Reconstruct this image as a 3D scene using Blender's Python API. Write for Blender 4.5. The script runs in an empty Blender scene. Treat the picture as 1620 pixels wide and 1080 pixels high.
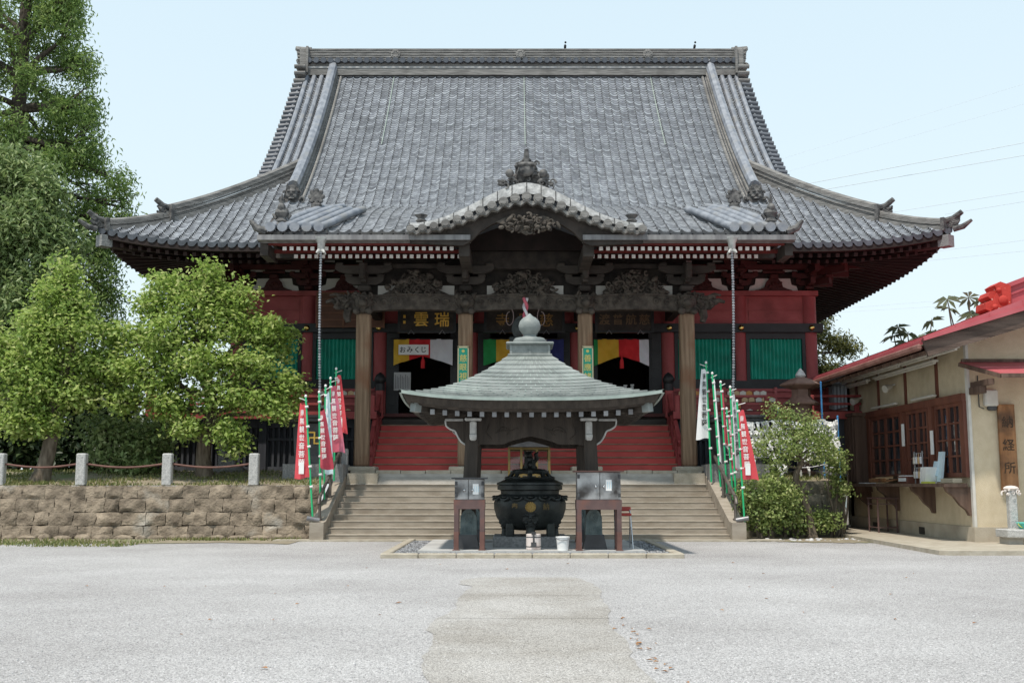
import bpy, math, random
import numpy as np
from mathutils import Vector, Matrix
random.seed(7); rng = np.random.default_rng(7)
R = math.radians; PI = math.pi
C = bpy.context.scene.collection; SC = bpy.context.scene
K = 0.665            # metres per drawing unit: every coordinate below is in drawing units, scaled when a mesh is linked
AX = 0.43            # the temple axis runs a little to the right of the camera

# ------------------------------------------------------------------ camera, world, sun, exposure
cam = bpy.data.cameras.new('camera'); camo = bpy.data.objects.new('camera', cam); C.objects.link(camo)
cam.lens = 38.4; cam.sensor_width = 36; cam.clip_end = 3000; cam.clip_start = .05
camo.location = (-AX*K, 0, 1.55*K); camo.rotation_euler = (PI/2 + math.atan(225/1728), 0, 0)
SC.camera = camo
SUN_EL, SUN_AZ = R(66), R(32)      # azimuth: to the left of straight behind the camera
w = bpy.data.worlds.new('World'); SC.world = w; w.use_nodes = True
nt = w.node_tree; bg = nt.nodes['Background']
sky = nt.nodes.new('ShaderNodeTexSky'); sky.sky_type = 'NISHITA'; sky.sun_disc = False
sky.sun_elevation = SUN_EL; sky.sun_rotation = PI + SUN_AZ
sky.air_density = 1.0; sky.dust_density = 2.2; sky.ozone_density = 1.0
# thin bright haze over the whole sky: the clear-sky model mixed with an almost white veil, a little paler towards the horizon
tcw = nt.nodes.new('ShaderNodeTexCoord'); spw = nt.nodes.new('ShaderNodeSeparateXYZ'); nt.links.new(tcw.outputs['Generated'], spw.inputs[0])
vr = nt.nodes.new('ShaderNodeValToRGB'); ve = vr.color_ramp.elements
ve[0].position = 0; ve[0].color = (5.15, 5.85, 6.0, 1); ve[1].position = .6; ve[1].color = (3.95, 5.0, 5.6, 1)
nt.links.new(spw.outputs[2], vr.inputs[0])
mxw = nt.nodes.new('ShaderNodeMix'); mxw.data_type = 'RGBA'; mxw.inputs[0].default_value = .85; mxw.clamp_result = False
nt.links.new(sky.outputs[0], mxw.inputs[6]); nt.links.new(vr.outputs[0], mxw.inputs[7])
nt.links.new(mxw.outputs[2], bg.inputs[0]); bg.inputs[1].default_value = 0.13
sl = bpy.data.lights.new('sun', 'SUN'); so = bpy.data.objects.new('sun', sl); C.objects.link(so)
sl.energy = 2.9; sl.angle = R(2.0); sl.color = (1, .925, .82)
sd = Vector((-math.sin(SUN_AZ)*math.cos(SUN_EL), -math.cos(SUN_AZ)*math.cos(SUN_EL), math.sin(SUN_EL)))
so.rotation_euler = sd.to_track_quat('Z', 'Y').to_euler(); so.location = (0, 0, 60)
vs = SC.view_settings; vs.view_transform = 'Standard'; vs.look = 'None'; vs.exposure = 0.5; vs.gamma = 1
SC.cycles.max_bounces = 8; SC.cycles.transparent_max_bounces = 8

# ------------------------------------------------------------------ materials
def mat(name, c1, c2=None, scale=3, rough=.75, bump=0, bscale=25, metal=0, spec=.4, detail=8, stretch=(1, 1, 1),
        lo=.35, hi=.65, c3=None, s3=.6, rnd=0, r3=(.52, .72)):
    """Principled surface: two colours mixed by fractal noise, a third in larger stains, optional noise bump"""
    m = bpy.data.materials.new(name); m.use_nodes = True
    n, l = m.node_tree.nodes, m.node_tree.links
    b = n['Principled BSDF']; b.inputs['Roughness'].default_value = rough; b.inputs['Metallic'].default_value = metal
    b.inputs['Specular IOR Level'].default_value = spec
    col = lambda c: (c[0], c[1], c[2], 1)
    b.inputs['Base Color'].default_value = col(c1)
    m.diffuse_color = col(c1)
    if c2 is None and not bump: return m
    tc = n.new('ShaderNodeTexCoord'); mp = n.new('ShaderNodeMapping'); mp.inputs['Scale'].default_value = stretch
    l.new(tc.outputs['Object'], mp.inputs[0])
    src = None
    if c2 is not None:
        nz = n.new('ShaderNodeTexNoise'); nz.inputs['Scale'].default_value = scale; nz.inputs['Detail'].default_value = detail
        l.new(mp.outputs[0], nz.inputs['Vector'])
        rp = n.new('ShaderNodeValToRGB'); rp.color_ramp.elements[0].position = lo; rp.color_ramp.elements[1].position = hi
        rp.color_ramp.elements[0].color = col(c1); rp.color_ramp.elements[1].color = col(c2)
        l.new(nz.outputs[0], rp.inputs[0]); src = rp.outputs[0]
    if c3 is not None:
        n3 = n.new('ShaderNodeTexNoise'); n3.inputs['Scale'].default_value = s3; n3.inputs['Detail'].default_value = 6
        l.new(tc.outputs['Object'], n3.inputs['Vector'])
        r_ = n.new('ShaderNodeMapRange'); r_.inputs[1].default_value = r3[0]; r_.inputs[2].default_value = r3[1]
        l.new(n3.outputs[0], r_.inputs[0])
        mx = n.new('ShaderNodeMix'); mx.data_type = 'RGBA'; l.new(r_.outputs[0], mx.inputs[0])
        l.new(src, mx.inputs[6]); mx.inputs[7].default_value = col(c3); src = mx.outputs[2]
    if rnd:          # a shade of its own for every piece, read from the 'tile' uv
        uv = n.new('ShaderNodeUVMap'); uv.uv_map = 'tile'
        wn = n.new('ShaderNodeTexWhiteNoise'); wn.noise_dimensions = '2D'; l.new(uv.outputs[0], wn.inputs['Vector'])
        r_ = n.new('ShaderNodeMapRange'); r_.inputs[3].default_value = 1-rnd; r_.inputs[4].default_value = 1+rnd
        l.new(wn.outputs[0], r_.inputs[0])
        mx = n.new('ShaderNodeMix'); mx.data_type = 'RGBA'; mx.blend_type = 'MULTIPLY'; mx.inputs[0].default_value = 1
        l.new(src, mx.inputs[6]); l.new(r_.outputs[0], mx.inputs[7]); src = mx.outputs[2]
    if src is not None: l.new(src, b.inputs['Base Color'])
    if bump:
        nb = n.new('ShaderNodeTexNoise'); nb.inputs['Scale'].default_value = bscale; nb.inputs['Detail'].default_value = 8
        l.new(mp.outputs[0], nb.inputs['Vector'])
        bp = n.new('ShaderNodeBump'); bp.inputs['Strength'].default_value = bump; bp.inputs['Distance'].default_value = .03
        l.new(nb.outputs[0], bp.inputs['Height']); l.new(bp.outputs[0], b.inputs['Normal'])
    return m

def gravel_mat(name, dark, light, cell, warm=None, big=.25, bump=.6):
    m = bpy.data.materials.new(name); m.use_nodes = True
    n, l = m.node_tree.nodes, m.node_tree.links; b = n['Principled BSDF']
    b.inputs['Roughness'].default_value = .9; b.inputs['Specular IOR Level'].default_value = .25
    tc = n.new('ShaderNodeTexCoord')
    def vor(s):
        v = n.new('ShaderNodeTexVoronoi'); v.inputs['Scale'].default_value = s; l.new(tc.outputs['Object'], v.inputs['Vector']); return v
    v1, v2 = vor(cell), vor(cell*2.3)
    bw1 = n.new('ShaderNodeRGBToBW'); l.new(v1.outputs['Color'], bw1.inputs[0])
    bw2 = n.new('ShaderNodeRGBToBW'); l.new(v2.outputs['Color'], bw2.inputs[0])
    ad = n.new('ShaderNodeMath'); ad.operation = 'ADD'; l.new(bw1.outputs[0], ad.inputs[0]); l.new(bw2.outputs[0], ad.inputs[1])
    hf = n.new('ShaderNodeMath'); hf.operation = 'MULTIPLY'; hf.inputs[1].default_value = .5; l.new(ad.outputs[0], hf.inputs[0])
    rp = n.new('ShaderNodeValToRGB'); e = rp.color_ramp.elements
    e[0].position = .18; e[0].color = (*dark, 1); e[1].position = .8; e[1].color = (*light, 1)
    l.new(hf.outputs[0], rp.inputs[0])
    nz = n.new('ShaderNodeTexNoise'); nz.inputs['Scale'].default_value = big; nz.inputs['Detail'].default_value = 9; nz.inputs['Roughness'].default_value = .62
    l.new(tc.outputs['Object'], nz.inputs['Vector'])
    mr = n.new('ShaderNodeMapRange'); mr.inputs[1].default_value = .36; mr.inputs[2].default_value = .64
    mr.inputs[3].default_value = 0; mr.inputs[4].default_value = 1; l.new(nz.outputs[0], mr.inputs[0])
    mx = n.new('ShaderNodeMix'); mx.data_type = 'RGBA'; mx.blend_type = 'MULTIPLY'; l.new(mr.outputs[0], mx.inputs[0])
    l.new(rp.outputs[0], mx.inputs[6]); mx.inputs[7].default_value = (*(warm or (.82, .81, .8)), 1)
    l.new(mx.outputs[2], b.inputs['Base Color'])
    bp = n.new('ShaderNodeBump'); bp.inputs['Strength'].default_value = bump; bp.inputs['Distance'].default_value = .015
    l.new(v1.outputs['Distance'], bp.inputs['Height']); bp.invert = True; l.new(bp.outputs[0], b.inputs['Normal'])
    return m

def leaf_mat(name, a, b_, c_, trans=.35):
    """leaves: the shade of each leaf comes from its own 'tile' uv"""
    m = bpy.data.materials.new(name); m.use_nodes = True
    n, l = m.node_tree.nodes, m.node_tree.links; b = n['Principled BSDF']; out = n['Material Output']
    uv = n.new('ShaderNodeUVMap'); uv.uv_map = 'tile'; sp = n.new('ShaderNodeSeparateXYZ'); l.new(uv.outputs[0], sp.inputs[0])
    rp = n.new('ShaderNodeValToRGB'); e = rp.color_ramp.elements; e[0].color = (*a, 1); e[1].color = (*c_, 1)
    q = e.new(.55); q.color = (*b_, 1); l.new(sp.outputs[0], rp.inputs[0])
    l.new(rp.outputs[0], b.inputs['Base Color']); b.inputs['Roughness'].default_value = .45; b.inputs['Specular IOR Level'].default_value = .35
    t = n.new('ShaderNodeBsdfTranslucent'); l.new(rp.outputs[0], t.inputs[0])
    mx = n.new('ShaderNodeMixShader'); mx.inputs[0].default_value = trans
    l.new(b.outputs[0], mx.inputs[1]); l.new(t.outputs[0], mx.inputs[2]); l.new(mx.outputs[0], out.inputs[0])
    return m

def glass_mat(name, tint=(.02, .025, .03)):
    m = bpy.data.materials.new(name); m.use_nodes = True
    b = m.node_tree.nodes['Principled BSDF']; b.inputs['Base Color'].default_value = (*tint, 1)
    b.inputs['Roughness'].default_value = .04; b.inputs['Specular IOR Level'].default_value = 1.0; return m

def clear_glass(name):
    m = bpy.data.materials.new(name); m.use_nodes = True; n, l = m.node_tree.nodes, m.node_tree.links
    t = n.new('ShaderNodeBsdfTransparent'); t.inputs[0].default_value = (.85, .88, .87, 1)
    g = n.new('ShaderNodeBsdfGlossy'); g.inputs['Roughness'].default_value = .05
    mx = n.new('ShaderNodeMixShader'); mx.inputs[0].default_value = .05
    l.new(t.outputs[0], mx.inputs[1]); l.new(g.outputs[0], mx.inputs[2]); l.new(mx.outputs[0], n['Material Output'].inputs[0]); return m

M = dict(
 gravel=gravel_mat('pale_gravel', (.15, .145, .146), (.70, .685, .685), 105, warm=(.76, .75, .745), big=.35),
 darkgravel=gravel_mat('blue_grey_pebbles', (.07, .075, .085), (.42, .43, .45), 26, big=1.2, bump=1),
 path=gravel_mat('worn_exposed_aggregate', (.15, .142, .134), (.63, .605, .58), 115, warm=(.76, .74, .71), big=.9, bump=.5),
 earth=mat('trodden_earth', (.2, .165, .12), (.3, .26, .19), 6, .95, .4, 40, c3=(.13, .17, .06), s3=1.2),
 grass=leaf_mat('short_grass', (.10, .14, .035), (.17, .19, .06), (.3, .27, .12), .2),
 tile=mat('grey_roof_tile', (.050, .056, .068), (.112, .124, .146), 7, .5, .25, 60, spec=.45, lo=.25, hi=.75, rnd=.26),
 tileedge=mat('highlight_tile_lip', (.20, .21, .235), (.43, .45, .48), 9, .6, .2, 50, rnd=.42),  # highlight along the lip of each course, painted in as a paler colour
 tilegap=mat('shadow_tile_channel', (.02, .021, .023), (.045, .046, .048), 9, .8),  # shadow beside each tile roll, painted in as a near-black channel
 tiledark=mat('sooty_porch_tile', (.05, .053, .058), (.115, .118, .125), 7, .6, .25, 60, spec=.4, lo=.25, hi=.75, c3=(.075, .07, .06), s3=.9, rnd=.24),
 tilepale=mat('pale_weathered_tile', (.15, .165, .195), (.265, .283, .318), 6, .55, .2, 40, spec=.5, rnd=0, c3=(.2, .2, .2), s3=3),
 ridge=mat('stacked_ridge_tile', (.13, .127, .123), (.29, .282, .27), 5, .75, .5, 30, stretch=(.6, 1, 9), c3=(.13, .125, .12), s3=1.6),
 orn=mat('dark_ornament_tile', (.045, .045, .047), (.16, .155, .15), 9, .7, .6, 25),
 plaster_edge=mat('white_tile_mortar', (.36, .36, .36), (.58, .58, .575), 9, .8, .5, 25, c3=(.2, .2, .19), s3=4),
 copperline=mat('verdigris_strip', (.25, .31, .28), (.36, .41, .37), 8),
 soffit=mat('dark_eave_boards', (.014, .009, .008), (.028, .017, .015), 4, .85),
 darkwood=mat('blackened_timber', (.022, .018, .016), (.05, .04, .034), 5, .8, .35, 20, stretch=(1, 1, 1)),
 carve=mat('weathered_carved_timber', (.042, .035, .03), (.105, .09, .075), 7, .85, .7, 22),
 beam=mat('grey_brown_beam', (.032, .027, .024), (.068, .059, .052), 4, .85, .4, 25, stretch=(.3, 1, 1)),
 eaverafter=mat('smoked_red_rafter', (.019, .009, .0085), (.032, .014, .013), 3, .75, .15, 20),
 redfascia=mat('dull_red_fascia', (.12, .016, .014), (.17, .026, .022), 3, .65, .15, 20),
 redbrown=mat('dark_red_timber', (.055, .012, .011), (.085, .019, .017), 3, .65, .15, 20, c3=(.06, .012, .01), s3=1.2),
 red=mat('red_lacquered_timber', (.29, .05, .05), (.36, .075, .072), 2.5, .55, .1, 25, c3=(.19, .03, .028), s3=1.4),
 redstep=mat('worn_red_step', (.50, .055, .05), (.58, .085, .072), 3, .6, .2, 25, stretch=(.4, 1, 1), c3=(.40, .06, .052), s3=1.5),
 stepedge=mat('step_nosing_brown', (.20, .12, .08), (.28, .19, .13), 5),
 redcol=mat('faded_red_pillar', (.30, .062, .064), (.38, .095, .093), 3, .7, .15, 25, stretch=(1, 1, .2), c3=(.2, .035, .034), s3=1.0),
 black=mat('black_lacquer', (.012, .012, .013), (.022, .022, .023), 4, .5),
 ink=mat('black_paint', (.012, .012, .012)),
 bluewood=mat('blue_black_boards', (.033, .036, .045), (.06, .064, .075), 4, .75, .3, 20, stretch=(1, 1, .2)),
 green=mat('green_lattice_paint', (.006, .25, .165), (.012, .33, .23), 3, .5, .1, 30, c3=(.01, .2, .14), s3=2),
 white=mat('white_paint', (.72, .71, .69), (.8, .79, .77), 6, .7, c3=(.5, .48, .44), s3=6, r3=(.6, .75)),
 plaster=mat('white_plaster', (.60, .58, .54), (.70, .68, .64), 3, .85, .15, 30),
 paper=mat('white_paper', (.78, .78, .77), (.84, .84, .83), 10, .8),
 gold=mat('gilt', (.72, .40, .06), (.80, .50, .10), 8, .38, metal=.25),
 brass=mat('polished_brass', (.75, .55, .18), None, rough=.25, metal=1),
 oak=mat('sun_bleached_pillar_wood', (.165, .108, .068), (.30, .21, .138), 4, .85, .5, 14, stretch=(5, 5, .22), c3=(.20, .092, .05), s3=.7, r3=(.48, .62)),
 granite=mat('speckled_granite', (.33, .33, .325), (.52, .515, .5), 60, .85, .6, 18, detail=3, c3=(.38, .37, .35), s3=3),
 greystone=mat('grey_stone', (.17, .17, .172), (.28, .28, .275), 30, .85, .4, 30, c3=(.2, .2, .2), s3=2),
 concrete=mat('pale_concrete', (.33, .31, .275), (.42, .395, .355), 5, .9, .3, 40, c3=(.31, .295, .265), s3=1.3),
 padcon=mat('smooth_grey_concrete', (.40, .40, .395), (.48, .48, .47), 3, .85, .2, 50, c3=(.33, .33, .325), s3=1.2),
 stair=mat('brown_cast_stone', (.265, .23, .187), (.36, .318, .265), 8, .9, .18, 60, stretch=(.35, 1, 1), c3=(.22, .185, .145), s3=1.4),
 nosing=mat('worn_step_edge', (.31, .272, .22), (.40, .355, .295), 8, .9, .3, 50),
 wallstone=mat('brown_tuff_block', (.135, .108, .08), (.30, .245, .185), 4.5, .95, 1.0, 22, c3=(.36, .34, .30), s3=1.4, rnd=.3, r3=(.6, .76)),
 mossstone=mat('dark_mossy_block', (.10, .095, .075), (.17, .155, .12), 3.2, .95, .8, 16, c3=(.06, .075, .035), s3=1.1, rnd=.2),  # dark block tone with mossy green stains
 kerb=mat('tan_kerb_stone', (.34, .30, .235), (.44, .40, .33), 6, .9, .4, 40),
 copper=mat('verdigris_copper', (.165, .182, .175), (.25, .268, .258), 4, .5, .15, 30, spec=.5, stretch=(.5, 1, 1), rnd=.13, c3=(.32, .36, .335), s3=1.5),
 copperdark=mat('aged_copper_trim', (.16, .18, .175), (.25, .27, .26), 6, .55, .2, 30),
 copperedge=mat('bright_verdigris_edge', (.26, .315, .29), (.34, .395, .365), 6, .55),
 pavwood=mat('dark_pavilion_timber', (.032, .025, .02), (.062, .049, .039), 4, .75, .35, 18, stretch=(3, 3, .3)),
 whitemetal=mat('weathered_white_fitting', (.36, .36, .35), (.55, .55, .53), 9, .7, .2, 30),
 bronze=mat('dark_bronze', (.018, .021, .021), (.042, .047, .045), 6, .45, .3, 22, metal=.35, c3=(.05, .06, .056), s3=1.5),
 bronzegreen=mat('green_bronze_shoe', (.09, .125, .13), (.16, .2, .2), 9, .6, .5, 25, metal=.2),
 zinc=mat('grey_metal', (.20, .20, .21), (.31, .31, .32), 5, .42, metal=.5, c3=(.15, .14, .14), s3=2),
 gutter=mat('grey_gutter_metal', (.15, .145, .15), (.25, .245, .245), 4, .55, metal=.2, stretch=(2, 1, .3)),
 steel=mat('sooty_steel', (.20, .20, .205), (.50, .50, .50), 3.2, .42, metal=.55, c3=(.05, .045, .043), s3=2.6, r3=(.46, .64)),
 rust=mat('rust_brown_paint', (.10, .062, .06), (.135, .085, .08), 6, .65, c3=(.17, .07, .05), s3=3),
 oxide=mat('red_oxide_steel', (.12, .058, .048), (.17, .085, .068), 5, .7),
 pipe=mat('brown_handrail_pipe', (.10, .085, .075), (.17, .15, .135), 6, .45, metal=.4),
 bucket=mat('white_plastic', (.78, .78, .77), (.82, .82, .81), 5, .4),
 pinkcan=mat('pinkish_white_can', (.68, .6, .57), (.75, .68, .65), 5, .45, c3=(.5, .35, .3), s3=5),
 seat=mat('red_vinyl', (.38, .05, .04), None, rough=.45), chrome=mat('chrome', (.55, .55, .56), None, rough=.2, metal=1),
 stucco=mat('cream_stucco', (.545, .455, .315), (.61, .52, .375), 6, .92, .35, 60, c3=(.46, .385, .27), s3=.9),
 plinth=mat('stained_plinth', (.36, .31, .24), (.46, .41, .33), 3, .92, .2, 40, c3=(.27, .23, .18), s3=1.2),
 joinery=mat('red_brown_joinery', (.125, .042, .027), (.19, .07, .043), 4, .55, .2, 20, stretch=(1, 1, .3)),
 brownwood=mat('dark_brown_boards', (.08, .047, .034), (.15, .095, .07), 3, .75, .35, 14, stretch=(3, 3, .3)),
 rake=mat('weathered_rake_board', (.05, .033, .026), (.13, .09, .072), 2.6, .85, .4, 12, stretch=(.5, 4, 4)),
 redroof=mat('red_painted_sheet', (.40, .075, .09), (.46, .11, .125), 2.2, .5, .08, 20, spec=.5, c3=(.37, .10, .11), s3=1.1),
 redpaint=mat('bright_red_ornament_paint', (.40, .034, .024), (.48, .055, .042), 4, .8, .2, 25, c3=(.62, .42, .36), s3=9, r3=(.64, .68)),
 eavebrown=mat('brown_eave_edge', (.17, .075, .06), (.24, .12, .10), 5, .6),
 board=mat('orange_brown_signboard', (.25, .11, .042), (.38, .19, .085), 2.2, .7, .3, 12, stretch=(4, 4, .35), c3=(.06, .035, .022), s3=1.9, r3=(.46, .62)),
 glass=glass_mat('dark_window_glass'), clear=clear_glass('lantern_glass'),
 tube=mat('grey_white_fitting', (.52, .50, .45), (.62, .60, .56), 5, .6),
 teal=mat('teal_plastic', (.10, .48, .42), None, rough=.4), blue=mat('blue_pole_paint', (.05, .22, .5), (.08, .3, .6), 5),
 polegreen=mat('green_flag_pole', (.02, .42, .16), (.04, .5, .22), 4, .4),
 flagred=mat('red_banner_cloth', (.58, .06, .075), (.66, .09, .11), 4, .85), flagwhite=mat('white_banner_cloth', (.76, .77, .78), (.82, .83, .84), 4, .85),
 flagpink=mat('faded_pink_banner_cloth', (.55, .10, .15), (.62, .15, .2), 3, .85, c3=(.5, .3, .5), s3=1.5), flagmaroon=mat('dull_red_banner_cloth', (.42, .05, .08), (.5, .08, .11), 4, .85),
 flagblue=mat('pale_blue_banner_cloth', (.5, .66, .72), (.62, .74, .8), 4, .85), flaggrey=mat('grey_white_banner_cloth', (.5, .5, .53), (.58, .58, .6), 4, .85),
 cyellow=mat('yellow_cloth', (.62, .36, .03), (.68, .42, .05), 4, .85), cred=mat('red_cloth', (.55, .02, .025), (.62, .03, .035), 4, .85),
 cwhite=mat('white_cloth', (.66, .66, .7), (.72, .72, .76), 4, .85), cgreen=mat('green_cloth', (.02, .25, .06), (.03, .3, .09), 4, .85),
 cblue=mat('navy_cloth', (.02, .025, .12), (.03, .04, .16), 4, .85),
 signgreen=mat('teal_green_sign', (.015, .33, .22), (.03, .40, .28), 4, .6), ema=mat('pale_votive_wood', (.58, .38, .19), (.70, .52, .32), 6, .7),
 ema2=mat('orange_votive_wood', (.58, .27, .08), (.65, .35, .12), 6, .7), emaw=mat('pale_paper_plaque', (.66, .6, .52), (.74, .7, .62), 6, .7),
 bark=mat('grey_brown_bark', (.085, .066, .048), (.19, .155, .118), 7, .95, .9, 14, stretch=(2, 2, .5)),
 barkdark=mat('dark_bark', (.05, .04, .032), (.11, .09, .072), 7, .95, .9, 14, stretch=(2, 2, .5)),
 leafbright=leaf_mat('yellow_green_leaves', (.15, .25, .05), (.34, .46, .11), (.62, .65, .28), .48),
 leafmid=leaf_mat('mid_green_leaves', (.12, .19, .06), (.235, .32, .12), (.45, .52, .27), .38),
 leafconifer=leaf_mat('feathery_green_needles', (.10, .18, .045), (.19, .29, .08), (.32, .41, .14), .42),
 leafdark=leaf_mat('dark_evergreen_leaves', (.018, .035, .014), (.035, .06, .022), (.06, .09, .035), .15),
 leafpine=leaf_mat('olive_pine_needles', (.08, .095, .03), (.15, .16, .05), (.24, .24, .09), .25),
 leafbush=leaf_mat('glossy_bush_leaves', (.15, .22, .07), (.28, .36, .11), (.5, .53, .24), .42),
 leafpalm=leaf_mat('dull_palmate_leaves', (.10, .13, .07), (.17, .19, .11), (.28, .29, .2), .3),
 corr=mat('grey_corrugated_sheet', (.2, .215, .235), (.27, .28, .3), 3, .6), ceram=mat('brown_lantern_metal', (.15, .085, .065), (.23, .14, .11), 5, .6, .2, 20),
 wire=mat('pale_grey_cable', (.55, .6, .64), None, rough=.7), bird=mat('black_feathers', (.02, .02, .02)),
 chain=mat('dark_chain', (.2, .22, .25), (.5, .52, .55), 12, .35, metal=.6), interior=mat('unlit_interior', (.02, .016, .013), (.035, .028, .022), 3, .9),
 dgrey=mat('dark_grey_metal', (.045, .046, .05), (.075, .076, .08), 5, .6), towel=mat('towel_cloth', (.62, .56, .53), (.72, .66, .62), 8, .9),
)

# ------------------------------------------------------------------ mesh builder and scene helpers
ORG = {}
def catmull(pts, n=6):
    P = [Vector(p) for p in pts]; out = []
    for i in range(len(P)-1):
        a = P[max(i-1, 0)]; b = P[i]; c = P[i+1]; d = P[min(i+2, len(P)-1)]
        for k in range(n):
            t = k/n
            out.append(.5*((2*b)+(c-a)*t+(2*a-5*b+4*c-d)*t*t+(3*b-a-3*c+d)*t**3))
    out.append(P[-1]); return out

class MB:
    def __init__(s): s.v = []; s.f = []; s.u = []; s.mi = []; s.m = 0
    def add(s, vs, fs, uv=(0.5, .5)):
        k = len(s.v); s.v += [tuple(p) for p in vs]
        for f in fs: s.f.append(tuple(i+k for i in f)); s.u.append(uv); s.mi.append(s.m)
        return s
    def box(s, x0, x1, y0, y1, z0, z1, uv=(.5, .5)):
        vs = [(x, y, z) for z in (z0, z1) for y in (y0, y1) for x in (x0, x1)]
        return s.add(vs, [(0, 2, 3, 1), (4, 5, 7, 6), (0, 1, 5, 4), (2, 6, 7, 3), (0, 4, 6, 2), (1, 3, 7, 5)], uv)
    def cbox(s, c, d, mt=None, bev=0):
        """box by centre and size, optionally turned by a matrix; bev chamfers the vertical and horizontal edges"""
        hx, hy, hz = d[0]/2, d[1]/2, d[2]/2
        if bev:
            b = min(bev, hx*.9, hy*.9, hz*.9); vs = []; 
            for z, ins in ((-hz, b), (-hz+b, 0), (hz-b, 0), (hz, b)):
                a, e = hx-ins, hy-ins; q = b if ins == 0 else b*.6
                vs += [(-a+q, -e, z), (a-q, -e, z), (a, -e+q, z), (a, e-q, z), (a-q, e, z), (-a+q, e, z), (-a, e-q, z), (-a, -e+q, z)]
            fs = [tuple(range(7, -1, -1)), tuple(range(24, 32))]
            for r in range(3):
                for i in range(8):
                    j = (i+1) % 8; fs.append((r*8+i, r*8+j, r*8+8+j, r*8+8+i))
        else:
            vs = [(x, y, z) for z in (-hz, hz) for y in (-hy, hy) for x in (-hx, hx)]
            fs = [(0, 2, 3, 1), (4, 5, 7, 6), (0, 1, 5, 4), (2, 6, 7, 3), (0, 4, 6, 2), (1, 3, 7, 5)]
        cv = Vector(c)
        return s.add([(mt @ Vector(p) if mt else Vector(p))+cv for p in vs], fs)
    def bar(s, a, b, wd, ht, up=(0, 0, 1), bev=0):
        a, b = Vector(a), Vector(b); y = (b-a); L = y.length; y.normalize()
        x = y.cross(Vector(up)); x.normalize(); z = x.cross(y)
        return s.cbox((a+b)/2, (wd, L, ht), Matrix((x, y, z)).transposed(), bev)
    def tube(s, pts, r, n=8, cap=True, squash=1):
        P = [Vector(p) for p in pts]; rs = r if isinstance(r, (list, tuple)) else [r]*len(P)
        ref = None; vs = []; k = len(P)
        for i, p in enumerate(P):
            t = P[min(i+1, k-1)]-P[max(i-1, 0)]
            if t.length < 1e-9: t = Vector((0, 0, 1))
            t.normalize()
            if ref is None:
                ref = Vector((1, 0, 0)) if abs(t.x) < .8 else Vector((0, 1, 0))
            a = ref-t*ref.dot(t)
            if a.length < 1e-6: a = t.orthogonal()
            a.normalize(); b = t.cross(a); ref = a
            for j in range(n):
                q = 2*PI*j/n; vs.append(p+a*(rs[i]*math.cos(q))+b*(rs[i]*math.sin(q)*squash))
        fs = [(i*n+j, i*n+(j+1) % n, (i+1)*n+(j+1) % n, (i+1)*n+j) for i in range(k-1) for j in range(n)]
        if cap: fs += [tuple(range(n-1, -1, -1)), tuple(range((k-1)*n, k*n))]
        return s.add(vs, fs)
    def cyl(s, c, r, z0, z1, n=16, r1=None): return s.tube([(c[0], c[1], z0), (c[0], c[1], z1)], [r, r if r1 is None else r1], n)
    def lathe(s, prof, c, n=32, mt=None):
        vs = []; cv = Vector(c)
        for r, z in prof:
            for j in range(n):
                p = Vector((r*math.cos(2*PI*j/n), r*math.sin(2*PI*j/n), z)); vs.append((mt @ p if mt else p)+cv)
        k = len(prof)
        fs = [(i*n+j, i*n+(j+1) % n, (i+1)*n+(j+1) % n, (i+1)*n+j) for i in range(k-1) for j in range(n)]
        fs += [tuple(range(n-1, -1, -1)), tuple(range((k-1)*n, k*n))]
        return s.add(vs, fs)
    def ball(s, c, r, n=10, m=7, mt=None):
        r = (r, r, r) if not isinstance(r, (tuple, list)) else r
        vs = []; cv = Vector(c)
        for i in range(m+1):
            a = PI*i/m
            for j in range(n):
                q = 2*PI*j/n; p = Vector((r[0]*math.sin(a)*math.cos(q), r[1]*math.sin(a)*math.sin(q), r[2]*math.cos(a)))
                vs.append((mt @ p if mt else p)+cv)
        fs = [(i*n+j, (i+1)*n+j, (i+1)*n+(j+1) % n, i*n+(j+1) % n) for i in range(m) for j in range(n)]
        return s.add(vs, fs)
    def prism(s, poly, y0, y1, ax='y', off=(0, 0, 0)):
        """2-D outline (x,z) pushed along y, or (y,z) along x, or (x,y) along z"""
        def P(a, b, t): return {'y': (a, t, b), 'x': (t, a, b), 'z': (a, b, t)}[ax]
        n = len(poly); vs = [Vector(P(a, b, y0))+Vector(off) for a, b in poly]+[Vector(P(a, b, y1))+Vector(off) for a, b in poly]
        fs = [tuple(range(n)), tuple(range(2*n-1, n-1, -1))]+[(i, i+n, (i+1) % n+n, (i+1) % n) for i in range(n)]
        return s.add(vs, fs)
    def strip(s, A, B, th, dirv=(0, 1, 0)):
        """band between two equally long polylines A and B, given thickness along dirv (safe for curved bands)"""
        d = Vector(dirv)*th; n = len(A); A = [Vector(p) for p in A]; B = [Vector(p) for p in B]
        vs = A+B+[p+d for p in A]+[p+d for p in B]; fs = []
        for i in range(n-1):
            fs += [(i, i+1, n+i+1, n+i), (2*n+i, 3*n+i, 3*n+i+1, 2*n+i+1), (i, 2*n+i, 2*n+i+1, i+1), (n+i, n+i+1, 3*n+i+1, 3*n+i)]
        fs += [(0, n, 3*n, 2*n), (n-1, 3*n-1, 4*n-1, 2*n-1)]
        return s.add(vs, fs)
    def grid(s, fn, nu, nv, uvf=None, flip=False):
        k = len(s.v)
        for j in range(nv+1):
            for i in range(nu+1): s.v.append(tuple(fn(i, j)))
        for j in range(nv):
            for i in range(nu):
                a = k+j*(nu+1)+i; q = (a, a+1, a+nu+2, a+nu+1)
                s.f.append(q[::-1] if flip else q); s.u.append(uvf(i, j) if uvf else (.5, .5)); s.mi.append(s.m)
        return s
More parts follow.
